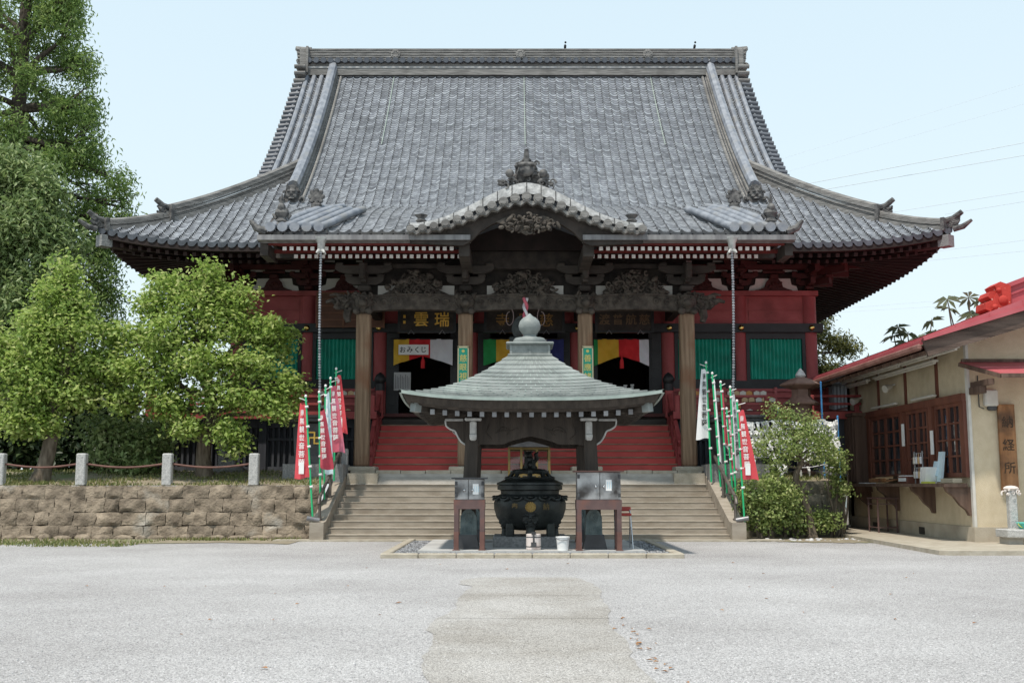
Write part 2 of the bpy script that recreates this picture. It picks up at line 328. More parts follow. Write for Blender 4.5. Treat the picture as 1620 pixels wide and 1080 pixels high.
    def text(s, ch, o, right, up, size, lift=.006):
        """one character of lettering as raised faces, centred on o"""
        vs, fs = GL[ch]; o, r, u = Vector(o), Vector(right), Vector(up); nrm = r.cross(u); nrm.normalize()
        n = len(vs); P = [o+r*(x*size)+u*(y*size)+nrm*lift for x, y in vs]
        return s.add(P, fs)
    def build(s, name, m, parent=None, org=None, smooth=None, jit=0):
        o = ORG[parent.name] if parent is not None else (org or (0, 0, 0))
        v = (np.array(s.v, dtype=np.float64)-np.array(o))*K
        if jit: v = v+rng.normal(0, jit*K, v.shape)
        me = bpy.data.meshes.new(name); me.from_pydata(v.tolist(), [], s.f)
        for q in (m if isinstance(m, list) else [m]): me.materials.append(M[q] if isinstance(q, str) else q)
        uv = me.uv_layers.new(name='tile')
        ls = np.array([len(f) for f in s.f]); arr = np.repeat(np.array(s.u, dtype=np.float32), ls, axis=0)
        uv.data.foreach_set('uv', arr.ravel())
        if isinstance(m, list): me.polygons.foreach_set('material_index', np.array(s.mi, dtype=np.int32))
        if smooth:
            me.shade_smooth()
            if smooth < 170: me.set_sharp_from_angle(angle=R(smooth))
        me.validate(clean_customdata=False)
        ob = bpy.data.objects.new(name, me); C.objects.link(ob); ORG[ob.name] = o
        if parent is not None: ob.parent = parent
        else: ob.location = [q*K for q in o]
        return ob

def tag(o, label=None, cat=None, group=None, kind=None):
    if label: o['label'] = label
    if cat: o['category'] = cat
    if group: o['group'] = group
    if kind: o['kind'] = kind
    return o
def thing(name, label, cat, org, group=None):
    o = bpy.data.objects.new(name, None); C.objects.link(o); o.empty_display_size = .2
    o.location = [q*K for q in org]; ORG[o.name] = tuple(org)
    return tag(o, label, cat, group)
def copy_tree(o, parent=None, loc=None, rotz=None, label=None):
    c = o.copy(); C.objects.link(c); ORG[c.name] = ORG[o.name]
    if parent is not None: c.parent = parent
    if loc is not None: c.location = [q*K for q in loc]; ORG[c.name] = tuple(loc)
    if rotz is not None: c.rotation_euler[2] = rotz
    if label: c['label'] = label
    for ch in [q for q in bpy.data.objects if q.parent is o]: copy_tree(ch, c)
    return c
def cop(o, parent, loc_off, flipx=False):
    """copy of one part under the same thing, moved by an offset"""
    c = o.copy(); C.objects.link(c); c.parent = parent; ORG[c.name] = ORG[o.name]
    c.location = Vector(o.location)+Vector(loc_off)*K
    return c

# glyphs for the lettering found on signs, banners and the burner
GL = {}
_cu = bpy.data.curves.new('glyph', 'FONT'); _ob = bpy.data.objects.new('glyph', _cu); C.objects.link(_ob)
_cu.resolution_u = 2; _cu.offset = .012
for ch in sorted(set('瑞雲慈恩寺航普渡おみくじ眼視衆生善應諸方所南無観世音菩薩納経奉卍坂東十二番大悲')):
    _cu.body = ch; dg = bpy.context.evaluated_depsgraph_get()
    gm = bpy.data.meshes.new_from_object(_ob.evaluated_get(dg))
    P = np.array([v.co[:2] for v in gm.vertices]); c0 = (P.max(0)+P.min(0))/2
    GL[ch] = ([tuple(p-c0) for p in P], [tuple(f.vertices) for f in gm.polygons])
    bpy.data.meshes.remove(gm)
bpy.data.objects.remove(_ob); bpy.data.curves.remove(_cu)
def column_text(mb, s, top, right, up, size, pitch=None):
    o = Vector(top); u = Vector(up)
    for i, ch in enumerate(s): mb.text(ch, o-u*((i+.5)*(pitch or size*1.06)), right, up, size)
def row_text(mb, s, mid, right, up, size, pitch):
    o = Vector(mid); r = Vector(right)
    for i, ch in enumerate(s): mb.text(ch, o+r*((i-(len(s)-1)/2)*pitch), right, up, size)

def lumps(mb, box, n, r, seed=1, shape=None):
    """carved relief: many overlapping rounded lumps and curls filling a box (x0,x1,y0,y1,z0,z1)"""
    rn = random.Random(seed); x0, x1, y0, y1, z0, z1 = box
    k = 0; tries = 0
    while k < n and tries < n*20:
        tries += 1
        x, z = rn.uniform(x0, x1), rn.uniform(z0, z1)
        if shape and not shape((x-x0)/(x1-x0)*2-1, (z-z0)/(z1-z0)): continue
        k += 1; y = rn.uniform(y0, y1); a = rn.uniform(.5, 1.2)*r; mt = Matrix.Rotation(rn.uniform(-1.2, 1.2), 3, 'Y')
        if rn.random() < .55: mb.ball((x, y, z), (a*rn.uniform(.8, 1.7), a*.8, a*rn.uniform(.45, .8)), 7, 5, mt)
        else:
            t0 = rn.uniform(0, 6.28); d = rn.choice((-1, 1)); rr = a*1.25
            pts = [(x+rr*(1-q/9)*math.cos(t0+d*q*.62), y-a*.35, z+rr*(1-q/9)*math.sin(t0+d*q*.62)) for q in range(8)]
            mb.tube(pts, [a*.42*(1-q*.07) for q in range(8)], 5)
    return mb

def foliage(blobs, n, size, seed, up=.45, clusters=10, spread=.55, aspect=.55, droop=0, fill=.35):
    """leaves: every blob (x,y,z,rx,ry,rz) carries sprays at its rim and inside; each leaf is a small bent face with its own shade"""
    g = np.random.default_rng(seed); B = np.array(blobs, dtype=float)
    vol = (B[:, 3]*B[:, 4]*B[:, 5])**(2/3); pb = vol/vol.sum()
    nc = max(1, n//clusters); bi = g.choice(len(B), nc, p=pb); b = B[bi]
    d = g.normal(size=(nc, 3)); d /= np.linalg.norm(d, axis=1)[:, None]
    rad = np.where(g.random(nc) < fill, g.random(nc)**.5, 1.0-.22*g.random(nc)**2+.10*g.normal(size=nc))
    cc = b[:, :3]+d*b[:, 3:6]*rad[:, None]
    tone = g.normal(.5, .17, nc)
    ci = np.repeat(np.arange(nc), clusters); N = len(ci)
    off = g.normal(size=(N, 3))*spread*size*2.2*np.array([1, 1, .6])
    c = cc[ci]+off
    if droop: c[:, 2] -= droop*g.random(N)*size*6
    nrm = g.normal(size=(N, 3))+d[ci]*.6+np.array([0, 0, up*2]); nrm /= np.linalg.norm(nrm, axis=1)[:, None]
    t = g.normal(size=(N, 3))
    if droop: t[:, 2] -= droop*3
    t -= nrm*(t*nrm).sum(1)[:, None]; t /= np.linalg.norm(t, axis=1)[:, None]; s_ = np.cross(nrm, t)
    L = size*(.65+.7*g.random(N))[:, None]; W = L*aspect
    bend = nrm*L*.18
    v = np.stack([c-t*L*.5, c+s_*W*.5+bend, c+t*L*.5, c-s_*W*.5+bend], 1).reshape(-1, 3)
    tn = np.clip(tone[ci]+g.normal(0, .16, N), 0.02, .98)
    return v, tn
def leaf_object(name, m, parent, blobs, n, size, seed, org=None, **kw):
    v, tn = foliage(blobs, n, size, seed, **kw); o = ORG[parent.name] if parent is not None else org
    v = (v-np.array(o))*K; N = len(tn)
    me = bpy.data.meshes.new(name); me.vertices.add(4*N); me.vertices.foreach_set('co', v.ravel().astype(np.float32))
    # two faces per leaf, folded along the midrib
    li = np.array([[4*i, 4*i+1, 4*i+2, 4*i, 4*i+2, 4*i+3] for i in range(N)], dtype=np.int32).ravel()
    me.loops.add(6*N); me.loops.foreach_set('vertex_index', li)
    me.polygons.add(2*N); me.polygons.foreach_set('loop_start', np.arange(0, 6*N, 3, dtype=np.int32))
    me.update(calc_edges=True)
    uv = me.uv_layers.new(name='tile'); a = np.zeros((6*N, 2), np.float32); a[:, 0] = np.repeat(tn, 6); uv.data.foreach_set('uv', a.ravel())
    me.materials.append(M[m]); ob = bpy.data.objects.new(name, me); C.objects.link(ob); ORG[ob.name] = o
    if parent is not None: ob.parent = parent
    else: ob.location = [q*K for q in o]
    return ob
def limb(mb, a, b, r0, r1, seed, wob=.12, n=6):
    rn = random.Random(seed); a, b = Vector(a), Vector(b); L = (b-a).length
    P = [a.lerp(b, i/3)+(Vector((rn.gauss(0, 1), rn.gauss(0, 1), rn.gauss(0, .5)))*wob*L*.4 if 0 < i < 3 else Vector()) for i in range(4)]
    Q = catmull(P, 4); k = len(Q); mb.tube(Q, [r0+(r1-r0)*i/(k-1) for i in range(k)], n)
def bolt_noise(x, y): return math.sin(x*12.9898+y*78.233)*43758.5453 % 1

# ------------------------------------------------------------------ the setting: ground, path, terrace
def struct(o): return tag(o, kind='structure')
def terr(x, y):                                     # height of the raised temple ground
    t = min(max((y-31.5)/4.2, 0), 1); return 1.5+.45*t*t*(3-2*t)
mb = MB(); mb.add([(-700, -120, 0), (700, -120, 0), (700, 1600, 0), (-700, 1600, 0)], [(0, 1, 2, 3)])
struct(mb.build('ground', 'gravel'))
rn = random.Random(3); mb = MB()                     # worn approach path: three slabs with ragged edges
for y0, y1 in ((-6, 12.965), (12.98, 15.565), (15.58, 18.6)):
    n = max(6, int((y1-y0)*4)); L, Rr = [], []
    for i in range(n+1):
        y = y0+(y1-y0)*i/n; e = .35*max(0, (y-17.6))**2
        wv = .09*math.sin(y*.9)+.06*math.sin(y*2.3+1)
        L.append((-1.2+wv+rn.gauss(0, .03)+e, y, .006)); Rr.append((.45+.022*y+.5*wv+rn.gauss(0, .015)-e*.6, y, .006))
    vs = L+Rr; k = n+1
    mb.add(vs, [(i, k+i, k+i+1, i+1) for i in range(n)])
struct(mb.build('path', 'path'))
mb = MB()                                            # bare earth strips along the wall foot and the flight of steps
for x0, x1, y0, y1, z in ((-26, -6.2, 29.0, 31.4, .012), (5.9, 10.2, 29.6, 32.9, .012)):
    n = 40; V = []
    for i in range(n+1):
        x = x0+(x1-x0)*i/n; V += [(x, y0+.35*math.sin(x*1.3)+rn.gauss(0, .12), z), (x, y1, z)]
    mb.add(V, [(2*i, 2*i+2, 2*i+3, 2*i+1) for i in range(n)])
struct(mb.build('soil', 'earth'))
mb = MB()
def tg(x0, x1, y0, y1, nx, ny):
    mb.grid(lambda i, j: (x0+(x1-x0)*i/nx, y0+(y1-y0)*j/ny, terr(0, y0+(y1-y0)*j/ny)+.02*math.sin(i*1.7)*math.sin(j*2.1)), nx, ny)
tg(-70, -5.9, 31.55, 36.4, 60, 12); tg(5.95, 9.3, 32.75, 36.4, 12, 10)
mb.add([(-70, 36.4, 1.95), (9.3, 36.4, 1.95), (9.3, 90, 1.95), (-70, 90, 1.95), (60, 40.6, 1.95), (60, 90, 1.95), (9.3, 40.6, 1.95)], [(0, 1, 6, 2, 3), (6, 4, 5, 2)])
struct(mb.build('terrace', 'earth'))
mb = MB()                                            # paved forecourt at the head of the steps, rising to the pillars
mb.grid(lambda i, j: (-5.6+11.2*i/8, (34.0, 34.14, 34.16, 34.46, 34.5, 36.5)[j], (1.53, 1.55, 1.60, 1.78, 1.86, 1.95)[j]), 8, 5)
mb.m = 1
for i in range(14):
    x = -5.5+i*.79; mb.box(x, x+.77, 34.52, 35.6, 1.80, 1.965+.012*(i % 2))
mb.box(-5.55, -4.6, 34.12, 34.6, 1.4, 1.88); mb.box(4.6, 5.55, 34.12, 34.6, 1.4, 1.88)
struct(mb.build('pavement', ['concrete', 'kerb']))

# ground cover: thin grass on the terrace edge and along the wall foot
def grass_obj(name, rects, n, size, seed):
    g = np.random.default_rng(seed); A = np.array(rects, float); ar = (A[:, 1]-A[:, 0])*(A[:, 3]-A[:, 2]); q = g.choice(len(A), n, p=ar/ar.sum()); a = A[q]
    x = a[:, 0]+(a[:, 1]-a[:, 0])*g.random(n); y = a[:, 2]+(a[:, 3]-a[:, 2])*g.random(n)
    keep = (np.sin(x*1.9)+np.sin(x*.7+y*2.1)+np.sin(y*3.1-x)+g.normal(0, .7, n)) > -.5; x, y, a = x[keep], y[keep], a[keep]; n = len(x)
    z = np.where(a[:, 4] > 0, np.array([terr(0, q_) for q_ in y]), 0.01)
    h = size*(.5+g.random(n)); th = g.random(n)*6.28; wd = size*.28
    b = np.stack([x, y, z], 1); dx = np.stack([np.cos(th), np.sin(th), np.zeros(n)], 1)
    tip = b+np.stack([g.normal(0, .4, n)*h, g.normal(0, .4, n)*h, h], 1)
    v = (np.stack([b-dx*wd, b+dx*wd, tip], 1).reshape(-1, 3))*K
    me = bpy.data.meshes.new(name); me.vertices.add(3*n); me.vertices.foreach_set('co', v.ravel().astype(np.float32))
    me.loops.add(3*n); me.loops.foreach_set('vertex_index', np.arange(3*n, dtype=np.int32))
    me.polygons.add(n); me.polygons.foreach_set('loop_start', np.arange(0, 3*n, 3, dtype=np.int32)); me.update(calc_edges=True)
    uv = me.uv_layers.new(name='tile'); ar = np.zeros((3*n, 2), np.float32); ar[:, 0] = np.repeat(g.random(n), 3); uv.data.foreach_set('uv', ar.ravel())
    me.materials.append(M['grass']); o = bpy.data.objects.new(name, me); C.objects.link(o); return tag(o, kind='stuff')
grass_obj('grass', [(-22, -6.1, 31.6, 36, 1), (6.1, 9.2, 32.8, 35, 1), (-26, -10, 27.4, 30.6, 0), (-10, -6.3, 30.3, 31.2, 0), (-22, -14, 31.6, 34, 1)], 26000, .075, 5)

# ------------------------------------------------------------------ retaining walls
def stone_wall(name, label, x0, x1, yb, yt, H, m, rows, bw, seed):
    rn = random.Random(seed); mb = MB(); z = .0; rh = H/rows
    mb.box(x0, x1, yt+.05, yt+.5, 0, H-.03)
    for r in range(rows):
        x = x0-rn.random()*bw
        while x < x1:
            wd = bw*rn.uniform(.65, 1.4); xa, xb = max(x, x0)+.006, min(x+wd, x1)-.006; x += wd
            if xb-xa < .1: continue
            za, zb = r*rh+.003+rn.uniform(-.015, .015), (r+1)*rh-.003+(rn.uniform(-.015, .015) if r < rows-1 else rn.uniform(-.03, .0))
            nx, nz = 6, 4; bl = rn.uniform(.015, .05); ph = rn.random()*9; uv = (rn.random(), rn.random())
            off = rn.uniform(-.03, .03)
            def P(i, j):
                u, v = i/nx, j/nz; e = min(1, (1-abs(2*u-1)**7)*1.6)*min(1, (1-abs(2*v-1)**7)*1.6)
                zz = za+(zb-za)*v; yy = yb+(yt-yb)*zz/H
                q = .03*math.sin(ph+5*u+3*v)+.025*math.sin(ph*2+9*u-7*v)
                return (xa+(xb-xa)*u+.012*math.sin(ph+7*v), yy+.06+off*e-(bl+q)*e, zz+.01*math.sin(ph+6*u))
            mb.grid(P, nx, nz, lambda i, j: uv)
            k = len(mb.v); top = [P(i, nz) for i in range(nx+1)]
            mb.add(top+[(a, yt+.2, c) for a, b_, c in top], [(i, i+1, nx+1+i+1, nx+1+i) for i in range(nx)], uv)
    x = x0                                             # foot course of small stones
    while x < x1 and name == 'stone_wall' and seed == 1:
        wd = rn.uniform(.3, .6); mb.ball((x+wd/2, yb-.0, .03), (wd*.5, .12, .09+rn.random()*.05), 8, 5); x += wd+.03
    return tag(mb.build(name, m, org=((x0+x1)/2, yb, 0), smooth=50, jit=.004), label, 'wall')
stone_wall('stone_wall', 'long brown rough block retaining wall under the granite posts, left of the steps', -34, -5.95, 31.2, 31.5, 1.52, 'wallstone', 4, .62, 1)
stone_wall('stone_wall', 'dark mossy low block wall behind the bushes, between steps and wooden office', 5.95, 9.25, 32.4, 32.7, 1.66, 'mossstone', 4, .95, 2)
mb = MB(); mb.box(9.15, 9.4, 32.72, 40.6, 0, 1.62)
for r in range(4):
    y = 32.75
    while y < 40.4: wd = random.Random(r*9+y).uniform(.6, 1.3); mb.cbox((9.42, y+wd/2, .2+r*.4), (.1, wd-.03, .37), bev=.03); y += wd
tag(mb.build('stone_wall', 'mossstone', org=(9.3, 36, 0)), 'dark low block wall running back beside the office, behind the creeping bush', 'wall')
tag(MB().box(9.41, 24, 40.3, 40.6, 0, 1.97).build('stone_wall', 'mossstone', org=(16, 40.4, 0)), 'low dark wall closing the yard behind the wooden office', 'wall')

# ------------------------------------------------------------------ the flight of stone steps with its sloping kerbs and pipe rails
st = thing('stone_staircase', 'broad flight of nine brown stone steps leading up to the temple terrace', 'stairs', (0, 30.4, 0))
rise = 1.53/9
for i in range(9):
    y = 30.42+i*.45; mb = MB()
    mb.box(-5.56, 5.56, y+.012, 34.3, i*rise, (i+1)*rise-.022); mb.m = 1
    mb.box(-5.56, 5.56, y, min(y+.47, 34.3), (i+1)*rise-.022, (i+1)*rise)
    mb.build('step', ['stair', 'nosing'], st)
MB().box(-6.9, 6.9, 29.98, 30.6, -.02, .045).build('foot_slab', 'kerb', st)
for s in (-1, 1):
    mb = MB(); xa, xb = (-5.95, -5.565) if s < 0 else (5.565, 5.95)
    mb.prism([(30.15, 0), (30.15, .50), (30.55, .53), (34.0, 1.78), (34.35, 1.8), (34.35, 0)], xa, xb, 'x'); mb.build('sloping_kerb', 'stair', st)
    hr = MB(); x = s*5.76
    top = [(x, 34.08, 2.40), (x, 34.05, 2.50), (x, 33.95, 2.53), (x, 30.6, 1.19), (x, 30.48, 1.12), (x, 30.44, 1.0)]
    hr.tube(top, .05, 8); rail = hr.build('handrail', 'pipe', st, smooth=60)
    for y in (34.0, 32.3, 30.62):
        z0 = .53+(y-30.55)*1.25/3.45; p = MB(); p.tube([(x, y, z0-.03), (x, y, z0+.70)], .042, 8); p.tube([(x, y, z0-.02), (x, y, z0+.05)], .075, 8); p.build('rail_post', 'pipe', rail, smooth=60)
    p = MB(); p.tube([(x, 31.9, z0+.62), (x, 33.3, 1.84)], .03, 6) if 0 else p.tube([(x-s*.05, 30.3, .56), (x+s*.28, 30.22, .62)], .07, 10); p.build('pipe_end', 'zinc', st, smooth=60)

# ------------------------------------------------------------------ the temple hall
T = thing('temple_hall', 'large red and black temple hall under a sweeping grey tiled hip-and-gable roof', 'temple', (0, 39, 1.95))
E0, RUN, W = 9.35, 11.8, 14.0
def hh(d): return .58*d+.0256*d*d
def upl(a): return .50*max(0, (abs(a)-9)/5)**2.4
def zr(x, d): return E0+hh(d)+upl(x)*math.exp(-max(d, 0)/3.5)
def xlim(d): return min(W, max(W-d, 9.85))
PROF = ((0, -.012), (.1, -.026), (.3, -.038), (.5, -.034), (.68, -.01), (.8, .024), (.89, .046), (.97, .048))
MPROF = tuple(sorted((1-p, q) for p, q in PROF))
def tiled(name, parent, x0, x1, ds, fz, fy, lim, tw=.33, m='tile', lip=.05, skip=None):
    """field of pantiles: waves across, a lip at the lower edge of every course"""
    n = int(round((x1-x0)/tw)); tw = (x1-x0)/n
    half = lambda i: PROF if x0+(i+.5)*tw < 0 else MPROF        # the roll sits on the outer side of each tile
    xs = [x0+(i+p)*tw for i in range(n) for p, q in half(i)]+[x1]; wz = [q for i in range(n) for p, q in half(i)]+[0]
    ti = [i for i in range(n) for _ in PROF]
    k = len(xs); V = []; F = []; U = []; MI = []
    for j in range(len(ds)-1):
        for q, (d, l) in enumerate(((ds[j], lip), (ds[j+1], 0))):
            L = lim(d)
            for x, z in zip(xs, wz):
                xx = max(-L, min(L, x)); V.append((xx, fy(xx, d), fz(xx, d)+z+l))
        a = 2*j*k; L = lim(ds[j])
        for i in range(k-1):
            if xs[i] >= L or xs[i+1] <= -L or (skip and skip(xs[i], ds[j])): continue
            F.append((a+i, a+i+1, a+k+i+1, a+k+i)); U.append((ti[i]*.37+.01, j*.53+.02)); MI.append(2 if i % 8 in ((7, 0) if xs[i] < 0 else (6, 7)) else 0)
            if j: F.append((a-k+i, a-k+i+1, a+i+1, a+i)); U.append((ti[i]*.37+.01, j*.53+.02)); MI.append(1)
    # hanging lower edge at the eave
    b = len(V)
    for x, z in zip(xs, wz):
        L = lim(ds[0]); xx = max(-L, min(L, x)); V.append((xx, fy(xx, ds[0])+.02, fz(xx, ds[0])+z*1.6-.10))
    for i in range(k-1):
        if skip and skip(xs[i], ds[0]): continue
        F.append((b+i, b+i+1, i+1, i)); U.append((ti[i]*.37+.01, .02)); MI.append(0)
    mb = MB(); mb.v, mb.f, mb.u, mb.mi = V, F, U, MI
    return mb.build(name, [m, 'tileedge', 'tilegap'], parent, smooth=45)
ds = [RUN*(j/86) for j in range(87)]
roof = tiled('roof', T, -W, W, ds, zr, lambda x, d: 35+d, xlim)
# sides and back of the roof, gable walls
mb = MB()
for s in (-1, 1):
    N = 14
    for j in range(N):
        pass
    mb.grid(lambda i, j: ((s*(W-4.6*j/12)), 35+(4.6*j/12)+(RUN*2-2*(4.6*j/12))*i/40, E0+hh(4.6*j/12)+upl(W-0)*math.exp(-min(i, 40-i)*.55)*math.exp(-(4.6*j/12)/3.5)), 40, 12, flip=s < 0)
mb.grid(lambda i, j: ((-1+i/20)*xlim(RUN*j/24), 58.6-RUN*j/24, zr((-1+i/20)*xlim(RUN*j/24), RUN*j/24)), 40, 24, flip=True)
mb.build('rear_roof', 'tile', T, smooth=50)
for s in (-1, 1):
    mb = MB(); P = [(35+d, zr(9.4, d)-.12) for d in [4.2+7.6*i/12 for i in range(13)]]; P += [(93.6-y, z) for y, z in reversed(P[:-1])]
    mb.prism(P, s*9.3, s*9.42, 'x'); mb.build('gable_wall', 'darkwood', T)
def sweep(mb, pts, wd, z0, z1, k=1):
    """solid ribbon along a line of points, upright sides"""
    P = [Vector(p) for p in pts]; n = len(P); vs = []
    for i, p in enumerate(P):
        t = P[min(i+1, n-1)]-P[max(i-1, 0)]; t.z = 0; t.normalize(); q = Vector((t.y, -t.x, 0))*(wd/2)
        vs += [p-q+Vector((0, 0, z0)), p+q+Vector((0, 0, z0)), p+q+Vector((0, 0, z1)), p-q+Vector((0, 0, z1))]
    fs = [(4*i+a, 4*i+(a+1) % 4, 4*i+4+(a+1) % 4, 4*i+4+a) for i in range(n-1) for a in range(4)]+[(3, 2, 1, 0), (4*n-4, 4*n-3, 4*n-2, 4*n-1)]
    return mb.add(vs, fs)
def ridge_line(name, pts, wd, ht, m='ridge', layers=4, parent=roof, cap=.11):
    mb = MB()
    for i in range(layers):
        sweep(mb, pts, wd*(1-.05*i)-(.10 if i % 2 else 0), -.15 if i == 0 else ht*i/layers, ht*(i+1)/layers-.012)
    mb.m = 1; mb.tube([Vector(p)+Vector((0, 0, ht+cap*.35)) for p in pts], cap, 8)
    return mb.build(name, [m, 'tilepale' if cap > .15 else m], parent, smooth=40)
def demon_tile(name, c, s, parent, yaw=0, roll=True, seed=1, m='orn'):
    """ridge-end ornament: plate, bulging face with brows, cheeks and horns, scrolls at the sides, roll of tile above"""
    mb = MB(); c = Vector(c); mt = Matrix.Rotation(yaw, 3, 'Z')
    def P(x, y, z): return c+mt @ Vector((x*s, y*s, z*s))
    q = MB(); q.prism([(-.5, -.5), (.5, -.5), (.46, .1), (.34, .5), (0, .66), (-.34, .5), (-.46, .1)], -.06, .14)
    mb.add([P(*v) for v in q.v], q.f)
    mb.ball(P(0, -.12, .05), (s*.33, s*.2, s*.36), 10, 7, mt)
    for sx in (-1, 1):
        mb.ball(P(sx*.15, -.28, .18), (s*.12, s*.09, s*.08), 7, 5, mt); mb.ball(P(sx*.2, -.24, -.1), (s*.13, s*.1, s*.12), 7, 5, mt)
        mb.tube([P(sx*.16, -.2, .3), P(sx*.26, -.26, .48), P(sx*.2, -.3, .66)], [s*.08, s*.06, s*.02], 6)
        mb.tube([P(sx*(.5-.13*math.cos(a))+sx*.1, -.1, -.3+.17*math.sin(a)) for a in [k*.7 for k in range(8)]], [s*.08*(1-k*.08) for k in range(8)], 6)
        mb.tube([P(sx*(.42+.1*math.cos(a)), -.1, .12+.12*math.sin(a)) for a in [k*.7 for k in range(7)]], s*.055, 6)
    mb.ball(P(0, -.33, .02), (s*.09, s*.1, s*.1), 7, 5, mt); mb.ball(P(0, -.25, -.24), (s*.2, s*.1, s*.07), 8, 5, mt)
    if roll: mb.tube([P(0, .3, .62), P(0, -.25, .72), P(0, -.62, .92)], [s*.15, s*.15, s*.13], 10)
    return mb.build(name, m, parent, smooth=40, jit=.004)
# main ridge
mb = MB(); yc = 46.8
mb.box(-9.5, 9.5, yc-.46, yc+.46, 19.45, 19.83); mb.box(-9.5, 9.5, yc-.40, yc+.4, 19.83, 19.96); mb.box(-9.5, 9.5, yc-.36, yc+.36, 19.96, 20.2)
for i in range(9): mb.box(-9.5, 9.5, yc-.36+(.025 if i % 2 else 0), yc+.36, 20.18+i*.058, 20.18+i*.058+(.044 if i % 2 else .062))
mr = mb.build('main_ridge', 'ridge', roof)
mb = MB(); sweep(mb, [(-9.5+19*i/20, yc-.47, 19.77) for i in range(21)], .03, 0, .05); mb.build('ridge_band', 'plaster_edge', mr)
mb = MB()
for i in range(60):
    x = -9.4+18.8*i/59; mb.tube([(x, yc-.58, 20.09), (x, yc-.2, 20.15)], .125, 10)
for i in range(59):
    x = -9.4+18.8*(i+.5)/59; mb.box(x-.16, x+.16, yc-.5, yc-.2, 20.06, 20.1)
mb.build('ridge_eave_tile', 'tile', mr, smooth=40)
mb = MB(); mb.tube([(-9.5, yc, 20.72), (9.5, yc, 20.72)], .11, 10); mb.build('ridge_cap', 'tile', mr, smooth=40)
for x in (-5.6, -.05, 5.6):
    mb = MB(); mb.tube([(x, yc-.37, 20.44), (x, yc-.40, 20.44)], [.22, .2], 20)
    for k in range(9): mb.ball((x+.13*math.cos(k*.698), yc-.4, 20.44+.13*math.sin(k*.698)), (.045, .025, .045), 6, 4)
    mb.build('ridge_crest', 'ridge', mr, smooth=40)
for s in (-1, 1):                                   # tall ridge-end pieces with upturned roll and fins
    mb = MB(); mb.box(s*9.48-.05, s*9.48+.05, yc-.62, yc+.62, 19.5, 20.72)
    mb.cbox((s*9.66, yc, 20.05), (.34, 1.0, 1.3), bev=.05)
    for z, r in ((19.36, .30), (19.66, .24), (19.02, .26), (18.75, .3)): mb.cbox((s*9.72, yc-.25, z), (.42, 1.0, .14), bev=.06); mb.tube([(s*9.5, yc-.78, z+.05), (s*9.98, yc-.78, z+.05)], .1, 8)
    mb.tube([(s*9.4, yc, 20.78), (s*9.75, yc, 20.79), (s*10.1, yc, 20.86)], [.13, .13, .1], 10)
    for k in range(5):
        z = 20.1+k*.17; mb.tube([(s*9.78, yc-.25, z-.15), (s*(9.88+.02*k), yc-.3, z-.09), (s*(9.93+.025*k), yc-.25, z+.02)], [.09, .07, .02], 6)
    lumps(mb, (min(s*9.8, s*9.94), max(s*9.8, s*9.94), yc-.4, yc+.1, 19.8, 20.5), 16, .09, 4+s)
    mb.build('ridge_end', 'ridge', mr, smooth=35)
# descending ridges, rolls and verge tiles
for s in (-1, 1):
    pts = [(s*8.35, 35+d, zr(8.35, d)) for d in [11.75-(11.75-3.5)*i/24 for i in range(25)]]
    ridge_line('descending_ridge', pts, .5, .5, layers=4, cap=.2)
    mb = MB(); q = [(s*8.0, 35+d, zr(8.0, d)+.07) for d in [11.6-8.2*i/24 for i in range(25)]]; mb.tube(q, .06, 6); mb.build('ridge_foot_band', 'ridge', roof, smooth=40)
    demon_tile('demon_tile', (s*8.35, 38.35, 11.85), .62, roof, 0, False, 3)
    for x in (8.85, 9.18, 9.5):
        mb = MB(); mb.tube([(s*x, 35+d, zr(x, d)+.08) for d in [11.6-(11.6-(14.2-x))*i/24 for i in range(25)]], .105, 8); mb.build('verge_roll', 'tilepale', roof, smooth=40)
    mb = MB()
    for i in range(27):
        d = 4.35+7.2*i/26; mb.tube([(s*9.6, 35+d, zr(9.7, d)+.05), (s*10.05, 35+d+.03, zr(9.8, d)+.02)], .115, 8)
        mb.box(min(s*9.6, s*10.0), max(s*9.6, s*10.0), 35+d-.02, 35+d+.3, zr(9.7, d)-.22, zr(9.7, d)-.05)
    mb.build('verge_tile', 'tile', roof, smooth=40)
    # corner ridges in two tiers
    def hp(d): return (s*(W-d), 35+d, zr(W-d, d))
    ridge_line('corner_ridge', [hp(d) for d in [1.75+3.85*i/16 for i in range(17)]][::-1], .4, .40, layers=5, cap=.12)
    ridge_line('corner_ridge', [hp(d) for d in [.15+2.0*i/10 for i in range(11)]][::-1], .34, .20, layers=4, cap=.10)
    for d, h, k in ((1.72, .44, .55), (.12, .25, .6)):
        mb = MB()
        p = Vector(hp(d)); o = Vector((s*.707, -.707, 0)); a = p+Vector((0, 0, h))
        mb.bar(p-o*.06+Vector((0, 0, -.1)), p-o*.06+Vector((0, 0, h+.08)), .52, .12, up=o)
        mb.tube([a-o*.1, a+o*.35*k+Vector((0, 0, .04)), a+o*.85*k+Vector((0, 0, .22))], [.11, .105, .085], 8)
        for q in range(7):
            b = p+o*(.1+.06*(q % 3))+Vector((0, 0, .05+q*h*.13)); mb.tube([b, b+o*.18*k+Vector((.05*(q % 2), 0, .03)), b+o*.34*k+Vector((0, 0, .1))], [.09, .075, .03], 6)
        if d < 1: p = Vector(hp(-.1)); mb.tube([p-o*.1, p+o*.2+Vector((0, 0, .03)), p+o*.5+Vector((0, 0, .2))], [.11, .10, .05], 8)
        mb.build('corner_ornament', 'orn', roof, smooth=40)
for x in (-5.65, .1, 5.7):
    mb = MB(); mb.tube([(x, 35+d, zr(x, d)+.05) for d in [7.3+4.3*i/20 for i in range(21)]], .02, 5); mb.build('verdigris_strip', 'copperline', roof)

